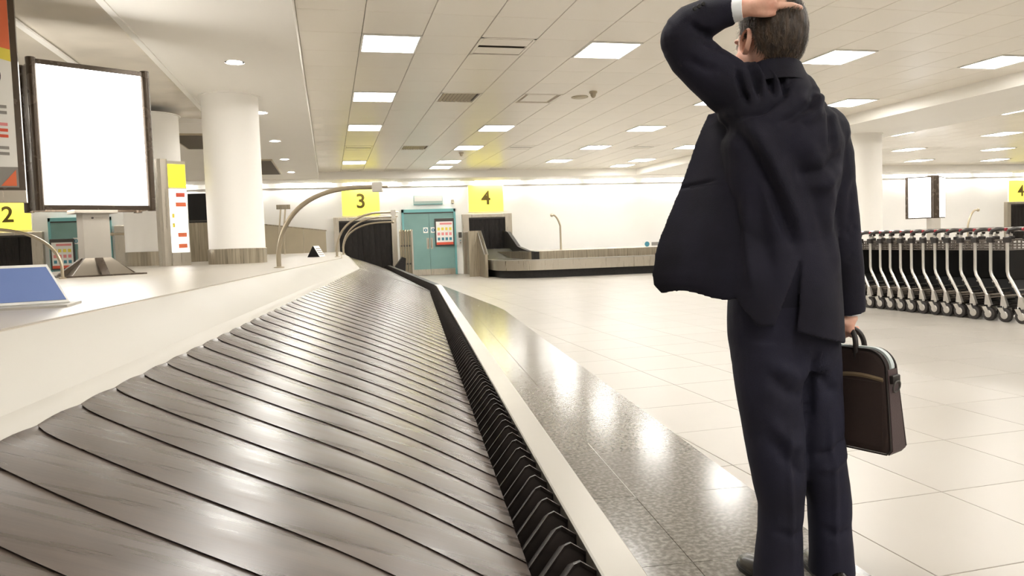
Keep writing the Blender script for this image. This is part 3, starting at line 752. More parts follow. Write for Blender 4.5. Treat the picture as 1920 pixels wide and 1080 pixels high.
# advertisement board at the left edge of the view
t = thing('advert_board', 'white advert board with orange top at the left edge of the view', 'advert board', (-2.33, 5.75, .87), R(16))
MB().cbox(-.30, .30, -.05, .05, .62, 2.25, .01).build('case', 'dark_bronze', t)
MB().box(-.28, .262, -.058, -.05, .80, 2.2).build('poster', 'sign_white', t, smooth=0)
MB().box(-.30, .30, -.062, .06, .56, .64).build('bottom_rail', 'brushed_steel', t, smooth=0)
MB().prismy([(-.28, 1.72), (.262, 1.60), (.262, 2.2), (-.28, 2.2)], -.062, -.058).build('orange_field', 'ink_orange', t, smooth=0)
MB().prismy([(-.28, 1.66), (.262, 1.52), (.262, 1.60), (-.28, 1.72)], -.062, -.058).build('cream_band', 'ink_yellow', t, smooth=0)
MB().loft([[(.15+rr*math.cos(k*math.pi/12), -.062, 1.42+1.5*rr*math.sin(k*math.pi/12)) for k in range(25)] for rr in (.05, .04)], close=False, caps=False).build('ring_emblem', 'dark_grey', t, smooth=0)
for z, m in ((1.10, 'ink_pink'), (1.06, 'ink_red'), (1.02, 'ink_red'), (1.22, 'ink_grey'), (1.18, 'ink_grey'), (.94, 'ink_grey'), (.90, 'ink_grey')):
    MB().prismy([(-.2, z), (.22, z-.02), (.22, z), (-.2, z+.02)], -.062, -.058).build('text_line', m, t, smooth=0)
MB().box(-.28, .262, -.060, -.05, .66, .80).build('grey_footer', 'ink_grey', t, smooth=0)
MB().prismy([(.16, .67), (.25, .67), (.25, .78)], -.064, -.060).build('orange_corner', 'ink_orange', t, smooth=0)
MB().box(-.08, .08, -.04, .04, .02, .56).build('post', 'grey_paint', t); MB().lathe([(.22, 0), (.22, .02)], 20).build('foot', 'dark_bronze', t)

# blue tent sign on the island edge
t = thing('tent_sign', 'blue tabletop sign with white border at the left edge of the island', 'tabletop sign', (-1.06, 2.92, .87), R(5))
def plate3(a, b, c, d, th): 
    a, b, c, d = map(Vector, (a, b, c, d)); n = (b-a).cross(d-a).normalized()*th
    return MB().loft([[a, b, c, d], [a+n, b+n, c+n, d+n]])
A, B_, C_, D_ = (-.22, 0, .008), (.135, .06, .008), (.06, .10, .148), (-.22, .06, .148)
plate3(A, B_, C_, D_, .004).build('board', 'sign_white', t, smooth=0)
ip = lambda p, q, f: tuple(p[i]+(q[i]-p[i])*f for i in range(3))
off = lambda p: (p[0], p[1]-.0045, p[2]+.001)
plate3(off(ip(A, D_, .07)), off(ip(ip(A, D_, .07), ip(B_, C_, .07), .985)), off(ip(ip(A, D_, .93), ip(B_, C_, .93), .975)), off(ip(A, D_, .93)), .003).build('blue_field', 'sign_blue', t, smooth=0)
MB().box(-.24, .16, -.10, .12, 0, .008).build('base', 'cream_panel', t, smooth=0)
MB().loft([[(-.2, .075, .14), (-.2, .12, .005), (-.2, .125, .01)], [(.05, .11, .14), (.05, .13, .005), (.05, .135, .01)]]).build('back_leg', 'sign_white', t, smooth=0)
# small tent sign further along the island
t = thing('tent_card', 'small folded tent card with black side at the far end of the island', 'tent card', (-.24, 13.2, .87), R(-20))
MB().prismy([(-.10, 0), (.12, 0), (.11, .01), (.02, .185), (0, .185)], -.12, -.10).build('black_end', 'trolley_black', t, smooth=0)
plate3((.12, -.12, 0), (.12, .14, 0), (.01, .14, .19), (.01, -.12, .19), .006).build('face', 'sign_white', t, smooth=0)
plate3((-.10, .14, 0), (-.10, -.10, 0), (0, -.10, .185), (0, .14, .185), .006).build('back_face', 'trolley_black', t, smooth=0)
for k in range(4): plate3((.108-.02*k, -.09, .03+.035*k), (.108-.02*k, .11, .03+.035*k), (.100-.02*k, .11, .043+.035*k), (.100-.02*k, -.09, .043+.035*k), .008).build('text_line', 'ink_grey', t, smooth=0)
# little notice on the low carousel
t = thing('notice_plate', 'small notice with teal disc and lettering bar on the low carousel', 'notice', (9.05, 19.6, .70))
MB().box(-.26, .42, 0, .03, 0, .17).build('plate', 'sign_white', t, smooth=0)
MB().loft([[(-.15+.075*math.cos(k*math.pi/8), y, .09+.075*math.sin(k*math.pi/8)) for k in range(16)] for y in (-.006, 0)]).build('disc', 'ink_teal', t, smooth=0)
MB().box(-.01, .38, -.005, 0, .04, .14).build('lettering_bar', 'ink_grey', t, smooth=0)
MB().box(.2, .36, -.008, -.005, .05, .13).build('teal_bar', 'ink_teal', t, smooth=0)

# ------------------------------------------------------------------ luggage trolleys
def wire(mb, pts, r=.004): mb.tube(pts, r, 5)
def make_trolley():
    t = thing('luggage_trolley', '', 'luggage trolley')
    W = .52
    for x in (0, W):
        MB().tube([(x, .0, .93), (x, .0, .80), (x, -.0, .54), (x, -.012, .49), (x, -.05, .43), (x, -.145, .27), (x, -.165, .22), (x, -.17, .15)], .0165, 10).build('side_tube', 'trolley_silver', t)
        fk = MB().add([(x-.015, -.20, .17), (x-.015, -.12, .17), (x-.015, -.13, .28), (x-.015, -.16, .28), (x+.015, -.20, .17), (x+.015, -.12, .17), (x+.015, -.13, .28), (x+.015, -.16, .28)],
                 [(0, 1, 2, 3), (7, 6, 5, 4), (0, 4, 5, 1), (1, 5, 6, 2), (2, 6, 7, 3), (3, 7, 4, 0)]).build('axle_bracket', 'trolley_silver', t, smooth=0)
        wh = MB().loft([[(x+w, -.17+r*math.cos(k*math.pi/9), .075+r*math.sin(k*math.pi/9)) for k in range(18)] for w, r in ((-.022, .062), (-.018, .074), (.018, .074), (.022, .062))])
        wo = wh.build('wheel', 'trolley_plastic', t)
        MB().loft([[(x+w, -.17+r*math.cos(k*math.pi/6), .075+r*math.sin(k*math.pi/6)) for k in range(12)] for w, r in ((-.027, .03), (-.022, .042), (.022, .042), (.027, .03))]).build('hub', 'trolley_silver', wo)
        MB().add([(x-.032, -.15, .155), (x-.026, -.15, .155), (x-.026, -.21, .06), (x-.032, -.21, .06), (x-.032, -.10, .15), (x-.026, -.10, .15), (x-.026, -.16, .06), (x-.032, -.16, .06)],
                 [(0, 1, 2, 3), (7, 6, 5, 4), (0, 4, 5, 1), (1, 5, 6, 2), (2, 6, 7, 3), (3, 7, 4, 0)]).build('wheel_fork', 'trolley_silver', t, smooth=0)
        MB().cbox(x-.022, x+.022, -.03, .035, .84, .90, .006).build('joint_block', 'trolley_plastic', t)
        MB().tube([(x, -.02, .965), (x, -.12, .985), (x, -.16, .98)], .017, 8).build('hand_grip', 'trolley_plastic', t)
        MB().tube([(x, -.165, .979), (x, -.185, .977)], .018, 8).build('grip_tip', 'trolley_red', t)
    MB().tube([(-.01, -.01, .93), (0, -.015, .965), (.06, -.02, .985), (W-.06, -.02, .985), (W, -.015, .965), (W+.01, -.01, .93)], .019, 8).build('handle_bar', 'trolley_plastic', t)
    MB().cbox(.1, W-.1, -.05, .01, .955, 1.0, .008).build('handle_panel', 'trolley_silver', t)
    MB().cbox(.012, W-.012, .0, .012, .45, .755, .003).build('advert_plate', 'trolley_black', t)
    b = MB()
    for z in (.76, .79, .82, .86): wire(b, [(.02, .0, z), (.02, .2, z), (W-.02, .2, z), (W-.02, 0, z), (.02, 0, z)])
    for k in range(9):
        x = .02+(W-.04)*k/8; wire(b, [(x, 0, .86), (x, 0, .76), (x, .2, .76), (x, .2, .86)])
    for y in (.05, .1, .15): wire(b, [(.02, y, .86), (.02, y, .76), (W-.02, y, .76), (W-.02, y, .86)])
    b.build('basket', 'trolley_wire', t)
    p = MB()
    for x in (.0, W): p.tube([(x*.98+.005, -.15, .30), (x*.9+.026, .1, .27), (x*.7+.08, .55, .21), (x*.5+.13, .74, .19)], .012, 6)
    for k in range(5):
        y = -.12+.13*k; f = 1-.5*max(0, (y/.74)); p.tube([(W/2-W/2*f, y, .30-.14*(y+.12)), (W/2+W/2*f, y, .30-.14*(y+.12))], .008, 6)
    for k in range(1, 4): p.tube([(W*k/4, -.15, .31), (W*k/4, .5, .22)], .008, 6)
    p.build('platform', 'trolley_wire', t)
    g = MB()
    for k in range(5): z = .24+.045*k; g.tube([(.01, -.155+.035*k, z), (.05, -.115+.035*k, z+.01), (W-.05, -.115+.035*k, z+.01), (W-.01, -.155+.035*k, z)], .007, 6)
    g.build('rear_guard', 'trolley_silver', t)
    MB().add([(.02, -.10, .22), (W-.02, -.10, .22), (W-.02, .01, .45), (.02, .01, .45), (.02, -.09, .22), (W-.02, -.09, .22), (W-.02, .02, .45), (.02, .02, .45)],
             [(0, 1, 2, 3), (7, 6, 5, 4), (0, 4, 5, 1), (1, 5, 6, 2), (2, 6, 7, 3), (3, 7, 4, 0)]).build('kick_panel', 'trolley_black', t, smooth=0)
    MB().tube([(0, -.165, .16), (W, -.165, .16)], .012, 8).build('axle', 'trolley_plastic', t)
    fw_ = MB().loft([[(W/2+w, .70+r*math.cos(k*math.pi/9), .06+r*math.sin(k*math.pi/9)) for k in range(18)] for w, r in ((-.02, .048), (-.016, .06), (.016, .06), (.02, .048))])
    fw_.build('wheel', 'trolley_plastic', t)
    MB().tube([(W/2, .70, .06), (W/2, .72, .19)], .014, 8).build('caster_stem', 'trolley_silver', t)
    MB().tube([(.0, -.165, .155), (.06, -.19, .19), (W-.06, -.19, .19), (W, -.165, .155)], .015, 8).build('bumper', 'trolley_plastic', t)
    return t
tp = make_trolley()
ty = [(6.88, 6.02), (6.88, 6.22), (6.875, 6.41), (6.87, 6.595), (6.865, 6.775), (6.86, 6.945), (6.85, 7.11), (6.84, 7.28), (6.83, 7.445), (6.825, 7.61), (6.82, 7.775), (6.81, 7.94), (6.80, 8.11), (6.795, 8.28), (6.79, 8.45)]
for k, (x, y) in enumerate(ty):
    o = tp if k == 0 else copy_tree(tp)
    o.location = (x, y+.17, 0); o.rotation_euler = (0, 0, R(3))
    o['label'] = 'nested luggage trolley, %s in the row from the right edge' % ORD[k]; o['group'] = 'nested row of luggage trolleys'

# ------------------------------------------------------------------ the man
PB = Vector((1.26, 1.847, 0))
man = thing('person', 'man in dark navy suit seen from behind, hand on his head, holding a bag', 'person', PB, -YAW)
def solid(name, mb, m, voxel, smooth=6, parent=man):
    o = mb.build(name, m, parent, smooth=0)
    md = o.modifiers.new('r', 'REMESH'); md.mode = 'VOXEL'; md.voxel_size = voxel; md.use_smooth_shade = True
    if smooth: q = o.modifiers.new('s', 'SMOOTH'); q.factor = .5; q.iterations = smooth
    return eval_mods(o)
def ell(cx, cy, z, hw, hd, n=36, p=2.4, rz=0, flat=0):
    out = []
    for k in range(n):
        a = 2*math.pi*k/n; c, s_ = math.cos(a), math.sin(a)
        x = hw*math.copysign(abs(c)**(2/p), c); y = hd*math.copysign(abs(s_)**(2/p), s_)
        out.append((cx+x*math.cos(rz)-y*math.sin(rz), cy+x*math.sin(rz)+y*math.cos(rz), z))
    return out
def sheet(grid, th):
    """closed thick sheet from a grid of points (rows of equal length)"""
    nr, nc = len(grid), len(grid[0]); G = [[Vector(p) for p in r] for r in grid]; V = []; F = []
    Nn = []
    for i in range(nr):
        for j in range(nc):
            a = G[min(i+1, nr-1)][j]-G[max(i-1, 0)][j]; b = G[i][min(j+1, nc-1)]-G[i][max(j-1, 0)]
            Nn.append(a.cross(b).normalized())
    fl = [G[i][j] for i in range(nr) for j in range(nc)]
    V = [p+n*th/2 for p, n in zip(fl, Nn)]+[p-n*th/2 for p, n in zip(fl, Nn)]; o = nr*nc
    for i in range(nr-1):
        for j in range(nc-1):
            a = i*nc+j; F.append((a, a+1, a+nc+1, a+nc)); F.append((o+a, o+a+nc, o+a+nc+1, o+a+1))
    for i in range(nr-1):
        for j in (0, nc-1): a = i*nc+j; F.append((a, a+nc, o+a+nc, o+a))
    for j in range(nc-1):
        for i in (0, nr-1): a = i*nc+j; F.append((a, o+a, o+a+1, a+1))
    return MB().add(V, F)
def interp(tab, z):
    tab = sorted(tab)
    if z <= tab[0][0]: return tab[0][1:]
    for p, q in zip(tab, tab[1:]):
        if z <= q[0]:
            f = (z-p[0])/(q[0]-p[0]); f = f*f*(3-2*f); return tuple(p[k]+(q[k]-p[k])*f for k in range(1, len(p)))
    return tab[-1][1:]
def lerp_tab(tab, z):
    return float(np.interp(z, [a for a, b in tab], [b for a, b in tab]))
def seg_dist(P, A, B):
    A, B = np.array(A), np.array(B); d = B-A; t = np.clip(((P-A) @ d)/(d @ d), 0, 1)
    return np.linalg.norm(P-(A+t[:, None]*d), axis=1), t
def fold(me, folds, grain=.0012):
    n = len(me.vertices); co = np.zeros(n*3); no = np.zeros(n*3)
    me.vertices.foreach_get('co', co); me.vertices.foreach_get('normal', no); co = co.reshape(-1, 3); no = no.reshape(-1, 3)
    P = co[:, [0, 2]]; back = np.clip((.35-no[:, 1])/.5, 0, 1); disp = np.zeros(n)
    for pts, A, w in folds:
        L = [math.dist(p, q) for p, q in zip(pts, pts[1:])]; tot = sum(L); acc = 0
        best = np.full(n, 9.); tt = np.zeros(n)
        for p, q, l in zip(pts, pts[1:], L):
            d, t = seg_dist(P, p, q); m = d < best; best[m] = d[m]; tt[m] = (acc+t[m]*l)/tot; acc += l
        disp += A*np.exp(-(best/w)**2)*np.clip(np.sin(np.pi*np.clip(tt, .04, .96))*1.6, 0, 1)
    disp *= back*1.45
    if grain:
        disp += np.array([grain*(noise.noise((p[0]*9, p[1]*9, p[2]*9))*1.6+noise.noise((p[0]*26, p[1]*26, p[2]*20))*.6) for p in co])
    co += no*disp[:, None]
    me.vertices.foreach_set('co', co.reshape(-1)); me.update()

# jacket: body, sleeves, left front panel swung out, two back tails
J = MB()
TZ = [(.80, -.012, 0, .125, .105), (.86, -.012, 0, .138, .116), (.92, -.014, 0, .138, .118), (1.0, -.014, 0, .131, .118), (1.1, -.012, 0, .142, .125), (1.2, -.010, -.002, .162, .135), (1.29, -.008, -.004, .168, .138), (1.35, -.008, -.006, .155, .13), (1.39, -.012, -.008, .128, .118), (1.425, -.016, -.010, .105, .102), (1.46, -.02, -.008, .092, .088), (1.50, -.025, -.004, .078, .076)]
J.loft([ell(*((lambda a: (a[0], a[1], z, a[2], a[3]))(interp(TZ, z)))) for z in [.80+.02*k for k in range(36)]])
J.sphere((.045, -.01, 1.415), (.055, .075, .075), 16, 10)                 # bunched cloth over the right shoulder
J.sphere((.105, 0, 1.315), (.082, .092, .085), 16, 10)
J.tube([(.11, 0, 1.31), (.135, .005, 1.25), (.152, .012, 1.18), (.165, .018, 1.10), (.176, .022, 1.02), (.188, .03, .94), (.200, .042, .86), (.209, .05, .803)], [.075, .068, .060, .056, .053, .051, .048, .045], 20)
J.sphere((-.085, -.01, 1.40), (.10, .10, .09), 16, 10)
J.tube([(-.03, -.01, 1.38), (-.10, -.01, 1.43), (-.165, -.012, 1.47), (-.215, -.014, 1.51), (-.255, -.016, 1.55), (-.275, -.018, 1.585)], [.10, .088, .076, .069, .067, .066], 20)
J.sphere((-.277, -.018, 1.592), .066, 16, 10)
J.tube([(-.278, -.018, 1.600), (-.25, -.03, 1.628), (-.215, -.045, 1.643), (-.18, -.06, 1.651), (-.152, -.072, 1.652)], [.064, .060, .052, .043, .038], 20)
FL = [(.874, -.322), (.89, -.345), (.925, -.352), (1.003, -.340), (1.064, -.316), (1.202, -.258), (1.309, -.222), (1.41, -.175)]
def flap_y(k, v, z0):
    y = .135*(1-v)**1.2-.085*v-.025*math.sin(math.pi*v)*(1-k/18)+.006*math.sin(v*8)
    if v > .86: y += .10*(v-.86)/.14*.55
    return y*(1-.35*(k/18))
rows = []
for k in range(19):
    z0 = .872+(1.40-.872)*k/18
    xl = lerp_tab(FL, z0); xr = -.112-.01*math.sin(k*.3); r = []
    for j in range(15):
        v = j/14; x = xl+(xr-xl)*v
        y = flap_y(k, v, z0)
        z = z0+(.012*math.sin(v*7) if k == 0 else 0)
        r.append((x, y, z))
    rows.append(r)
for b_, m_ in ((sheet(rows, .014), None),): J.add(b_.v, b_.f)
def back_y(x, hw=.163, hd=.128): return -hd*math.sqrt(max(.02, 1-min(.98, ((x+.012)/hw)**2)))
def tail(xl, xr, hem, ztop, bulge):
    rows = []
    for k in range(15):
        f = k/14; r = []
        for j in range(15):
            u = j/14; zb = hem(u); z = zb+(ztop-zb)*f
            x0, x1 = xl(z), xr(z); x = x0+(x1-x0)*u
            y = back_y(x)-.006*(1-f)+bulge*(1-f)*math.sin(u*math.pi)-.004
            y += .045*f*f
            r.append((x, y, z))
        rows.append(r)
    return sheet(rows, .012)
lv = lambda z: -.0+(-.076)*max(0, (.985-z)/.19)
rv = lambda z: .004+(-.024)*max(0, (.985-z)/.21)
T1 = tail(lambda z: -.155-.0*z, lv, lambda u: .852-.062*min(1, u*2.2)+.004*u, 1.10, -.012)
T2 = tail(rv, lambda z: .138-.0*z+.012*max(0, 1-(z-.72)/.2), lambda u: .776-.05*u, 1.10, -.022)
J.add(T1.v, T1.f); J.add(T2.v, T2.f)
jk = solid('jacket', J, 'suit', .0046, 6)
fold(jk.data, [
    ([(-.185, 1.385), (-.125, 1.27), (-.07, 1.15), (-.03, 1.05), (-.008, .99)], -.017, .017),
    ([(-.145, 1.37), (-.075, 1.23), (-.02, 1.11), (.01, 1.0)], .011, .024),
    ([(-.12, 1.24), (-.10, 1.1), (-.085, .98), (-.08, .9)], -.008, .020),
    ([(-.135, 1.18), (-.128, 1.0), (-.13, .88)], .008, .012),
    ([(.06, 1.14), (.10, 1.03), (.12, .92)], .006, .02), ([(-.04, 1.28), (.05, 1.12), (.09, 1.0)], -.007, .022), ([(.0, 1.31), (.07, 1.19), (.12, 1.08)], .006, .02),
    ([(-.115, 1.53), (-.10, 1.47), (-.095, 1.40)], -.015, .0075), ([(-.085, 1.53), (-.065, 1.47), (-.06, 1.41)], -.015, .0075), ([(-.06, 1.52), (-.03, 1.46), (-.03, 1.41)], -.015, .0075),
    ([(-.10, 1.52), (-.08, 1.45)], .008, .009), ([(-.075, 1.51), (-.045, 1.45)], .008, .009), ([(-.15, 1.5), (-.14, 1.44), (-.125, 1.39)], -.015, .0075),
    ([(-.0, 1.47), (-.035, 1.41), (-.085, 1.37), (-.15, 1.355)], -.008, .006),
    ([(.075, 1.45), (.035, 1.385), (-.03, 1.345), (-.07, 1.33)], -.010, .012), ([(.085, 1.43), (.05, 1.36), (.0, 1.325)], .008, .012), ([(.095, 1.41), (.09, 1.33), (.085, 1.25)], -.008, .012),
    ([(.13, 1.26), (.06, 1.205), (-.02, 1.20)], -.008, .016), ([(.14, 1.22), (.07, 1.165), (.0, 1.165)], .006, .015),
    ([(-.205, 1.585), (-.245, 1.595), (-.28, 1.62)], -.009, .010), ([(-.18, 1.555), (-.24, 1.565)], -.007, .010), ([(-.29, 1.53), (-.24, 1.5), (-.2, 1.49)], -.006, .014),
    ([(.20, 1.06), (.175, 1.03), (.16, 1.05)], -.004, .012), ([(.19, .98), (.17, .95)], -.003, .012),
    ([(-.19, 1.20), (-.24, 1.19), (-.29, 1.185)], -.004, .005), ([(.205, 1.2), (.18, 1.15), (.17, 1.05)], -.004, .014)])
# sunk pocket flap on the swung-out front panel
pf = []
for q in range(9):
    v = .12+.55*q/8; zz = 1.19; kk = (zz-.872)/(1.40-.872)*18; xl = lerp_tab(FL, zz); x = xl+(-.112-xl)*v; y = flap_y(kk, v, zz)
    pf.append([(x, y-.012, zz), (x-.004, y-.015, zz-.036), (x-.004, y-.004, zz-.036), (x, y-.002, zz)])
MB().loft(pf).build('pocket_flap', 'suit', jk)
col = MB()
rings = []
for k in range(25):
    a = math.pi*(.02+.96*k/24)+math.pi                      # round the back of the neck
    c, s_ = math.cos(a), math.sin(a); r = []
    for rr, zz in ((.066, 1.500), (.070, 1.522), (.076, 1.520), (.092, 1.478), (.098, 1.462), (.09, 1.462)):
        r.append((-.026+rr*c*1.05, -.004+rr*s_*1.0, zz-.018*(1+s_)))
    rings.append(r)
col.loft(rings).build('collar', 'suit', jk)
for k in range(3): MB().lathe([(.005, -.002), (.006, 0), (.005, .003)], 10).build('cuff_button', 'trolley_black', jk, (-.262+.012*k, -.088+.001*k, 1.655+.006*k)).rotation_euler = (R(90), 0, 0)

# trousers
TR = MB()
HZ = [(.60, .0, .01, .12, .085), (.68, -.002, .008, .148, .105), (.76, -.004, .004, .155, .115), (.84, -.006, .002, .152, .115), (.93, -.01, 0, .13, .105)]
TR.loft([ell(*((lambda a: (a[0], a[1], z, a[2], a[3]))(interp(HZ, z)))) for z in [.64+.02*k for k in range(15)]])
LEG = [((-.052, 0, .74), .098), ((-.052, 0, .66), .096), ((-.047, 0, .56), .090), ((-.038, .0, .46), .083), ((-.032, .002, .40), .079), ((-.024, .004, .33), .074), ((-.018, .006, .25), .062), ((-.023, .006, .17), .062), ((-.028, .004, .10), .066), ((-.031, .0, .035), .070)]
REG = [((.085, .02, .74), .075), ((.086, .02, .66), .078), ((.092, .022, .56), .074), ((.104, .025, .46), .066), ((.110, .027, .40), .065), ((.117, .028, .33), .066), ((.133, .03, .25), .060), ((.135, .03, .17), .058), ((.136, .028, .10), .060), ((.136, .025, .035), .063)]
for lg in (LEG, REG):
    TR.loft([ell(p[0], p[1], p[2], r, r*1.12, 28, 2.2) for p, r in lg])
tr_ = solid('trousers', TR, 'trouser', .0062, 4)
fold(tr_.data, [([(-.09, .66), (-.03, .60), (.03, .585)], -.008, .018), ([(-.08, .69), (0, .645), (.04, .63)], .006, .018), ([(.05, .73), (.045, .62), (.046, .5)], -.012, .014),
    ([(.055, .66), (.10, .60), (.14, .585)], -.006, .018), ([(-.09, .48), (-.02, .40), (.03, .34)], -.008, .018), ([(-.08, .53), (-.02, .46), (.03, .43)], .006, .018), ([(.06, .40), (.11, .415), (.16, .45)], -.008, .014), ([(.07, .36), (.12, .375), (.17, .41)], .006, .014),
    ([(-.07, .2), (0, .18), (.04, .2)], -.005, .014), ([(.08, .19), (.13, .17), (.18, .19)], -.005, .014), ([(-.03, .55), (-.025, .4), (-.012, .25), (-.015, .06)], .004, .008), ([(.10, .55), (.115, .4), (.125, .25), (.127, .06)], .004, .008)])

# body: head, neck, arms, legs and hands in one surface
PH = R(25); HR = Matrix.Rotation(PH, 3, 'Z') @ Matrix.Rotation(R(4), 3, 'X')
HC = Vector((-.034, .004, 1.598))
hp = lambda x, y, z: HC+HR @ Vector((x, y, z))
B = MB()
B.sphere(HC+HR @ Vector((0, -.006, 0)), (.074, .093, .094), 24, 16, HR)
B.sphere(hp(0, .034, -.045), (.060, .058, .084), 20, 14, HR)
B.sphere(hp(0, .062, -.108), (.034, .030, .026), 14, 10, HR)
B.sphere(hp(0, .094, -.042), (.010, .016, .024), 12, 8, HR); B.sphere(hp(0, .100, -.056), (.015, .013, .010), 12, 8, HR)
B.sphere(hp(0, .082, -.003), (.05, .014, .012), 14, 8, HR)
B.sphere(hp(0, .089, -.083), (.022, .009, .006), 12, 8, HR); B.sphere(hp(0, .087, -.094), (.018, .009, .006), 12, 8, HR)
for sx in (-1, 1):
    B.sphere(hp(sx*.052, .035, -.075), (.022, .045, .04), 14, 10, HR)
B.tube([(-.034, -.01, 1.575), (-.032, -.016, 1.52), (-.028, -.012, 1.46), (-.02, -.005, 1.40)], [.056, .056, .060, .075], 18)
B.loft([ell(-.01, 0, z, .10 if z > 1 else .115, .085) for z in (.82, .95, 1.1, 1.25, 1.38)])
B.tube([(.06, 0, 1.33), (.115, .005, 1.27), (.172, .02, 1.04), (.208, .05, .81), (.205, .058, .785)], [.055, .048, .04, .028, .027], 14)
B.tube([(-.06, -.01, 1.38), (-.16, -.012, 1.47), (-.275, -.018, 1.59), (-.21, -.046, 1.644), (-.14, -.078, 1.652), (-.118, -.088, 1.652)], [.055, .04, .026, .026, .025, .024], 14)
for lg in (LEG, REG): B.tube([(p[0], p[1], max(.06, p[2])) for p, r in lg], [r*.68 for p, r in lg], 14)
# left hand laid on the crown
B.tube([(-.125, -.086, 1.651), (-.10, -.096, 1.652), (-.075, -.102, 1.653), (-.052, -.102, 1.655)], [.022, .024, .024, .019], 14)
B.tube([(-.115, -.082, 1.662), (-.09, -.088, 1.668), (-.065, -.088, 1.671)], [.015, .018, .015], 12)
for ch, rr in (([(-.062, -.104, 1.646), (-.036, -.108, 1.648), (-.008, -.106, 1.650), (.020, -.098, 1.644)], (.0105, .0095, .009, .0075)),
               ([(-.062, -.100, 1.660), (-.034, -.102, 1.668), (-.006, -.092, 1.674), (.018, -.074, 1.676)], (.0105, .0095, .009, .0075)),
               ([(-.068, -.090, 1.672), (-.044, -.082, 1.684), (-.020, -.064, 1.694), (-.002, -.04, 1.700)], (.010, .0095, .009, .0075)),
               ([(-.082, -.080, 1.678), (-.064, -.066, 1.690), (-.046, -.044, 1.699), (-.034, -.02, 1.703)], (.0095, .009, .008, .007)),
               ([(-.118, -.092, 1.640), (-.098, -.104, 1.632), (-.076, -.108, 1.629), (-.056, -.104, 1.630)], (.012, .011, .0105, .0085))):
    B.tube(ch, rr, 10); B.sphere(ch[-1], rr[-1], 10, 8)
# right hand closed round the bag handle
nb0 = len(B.v)
HX, HY, HZ_ = .192, .062, .757
B.tube([(.206, .055, .80), (.202, .050, .782), (.196, .044, .768)], [.026, .03, .028], 14)
B.loft([ell(.194, .044, z, .040, .015, 20) for z in (.750, .765, .785)])
for k, (dx, l) in enumerate(((-.031, .9), (-.010, 1.0), (.011, .98), (.031, .85))):
    x = HX+dx
    ch = [(x, HY-.022, HZ_+.014), (x, HY-.026, HZ_-.006*l), (x, HY-.012, HZ_-.022*l), (x, HY+.012, HZ_-.018*l), (x, HY+.020, HZ_-.002)]
    B.tube(ch, [.0105, .0105, .010, .009, .008], 10); B.sphere(ch[-1], .008, 8, 6)
ch = [(HX-.036, HY-.012, HZ_+.024), (HX-.044, HY+.004, HZ_+.012), (HX-.034, HY+.018, HZ_+.004), (HX-.016, HY+.026, HZ_-.004)]
B.tube(ch, [.013, .012, .0105, .009], 10); B.sphere(ch[-1], .009, 8, 6)
for i in range(nb0, len(B.v)):
    x, y, z = B.v[i]; k = max(0, min(1, (.79-z)/.02)); a = R(-50)*k; dx, dy = x-.192, y-.058
    B.v[i] = (.192+dx*math.cos(a)-dy*math.sin(a), .058+dx*math.sin(a)+dy*math.cos(a), z)
body = solid('body', B, 'skin', .0042, 3)
def make_ear(sx):
    E_ = MB(); V = []; F = []
    n = 22
    c = Vector((sx*.074, -.008, -.022)); rings = []
    for rr, ou in ((1.0, .000), (1.02, .012), (.93, .018), (.80, .010), (.55, .004), (.30, .001), (.05, .0)):
        r = []
        for k in range(n):
            a = 2*math.pi*k/n; lob = 1-.22*max(0, -math.sin(a))
            y = .0205*rr*math.cos(a)*lob-.006*math.sin(a); z = .034*rr*math.sin(a)
            r.append(hp(c.x+sx*(ou+.012*(.5-.5*math.cos(a))*rr*0+.010*max(0, -math.cos(a))*rr), c.y+y, c.z+z))
        rings.append(r)
    E_.loft(rings); o = E_.build('ear', 'skin', man, smooth=70); return o
make_ear(-1); make_ear(1)
for sx in (-1, 1):
    e = MB().sphere(hp(sx*.028, .080, -.018), .0115, 14, 10).build('eye', 'eye_white', man)
    d = (HR @ Vector((0, 1, 0))); MB().sphere(hp(sx*.028, .0885, -.018), (.0048, .0048, .0048), 10, 8).build('iris', 'hair', e)
# hair: shaped cap with streaks, plus loose strands
def lim(az):
    return interp([(0, -.082), (40, -.078), (62, -.055), (78, -.008), (92, -.012), (104, -.020), (112, .015), (135, .052), (180, .058)], abs(az))[0]
def hair_r(az, el):
    d = Vector((math.sin(R(az))*math.cos(el), -math.cos(R(az))*math.cos(el), math.sin(el)))
    zz = .112 if d.z > 0 else .100
    rr = (abs(d.x/.080)**2.35+abs(d.y/.103)**2.35+abs(d.z/zz)**2.35)**(-1/2.35)
    return d, rr
V = []; F = []; NA, NE = 150, 54
for i in range(NA):
    az = -180+360*i/NA; L_ = lim(az)
    emin = math.asin(max(-.95, min(.95, L_/.098)))
    for j in range(NE+1):
        f = j/NE; el = emin+(math.pi/2-.001-emin)*f
        d, rr = hair_r(az, el)
        e = min(1, f*9); e = e*(2-e)
        st = noise.noise((az*.11+el*1.2, el*1.6, 2))*.0045+noise.noise((az*.32+el*3, el*3.0, 5))*.0028
        crown = .006*max(0, 1-abs(az)/70)*math.exp(-((el-.15)/.5)**2)
        V.append(hp(*(d*(rr*(.955+.06*e)+(st+crown)*e)+Vector((0, -.006, 0)))))
for i in range(NA):
    k = (i+1) % NA
    for j in range(NE):
        F.append((i*(NE+1)+j, k*(NE+1)+j, k*(NE+1)+j+1, i*(NE+1)+j+1))
hr = MB().add(V, F).build('hair', 'hair', man, smooth=80)
st = MB(); rnd = random.Random(3)
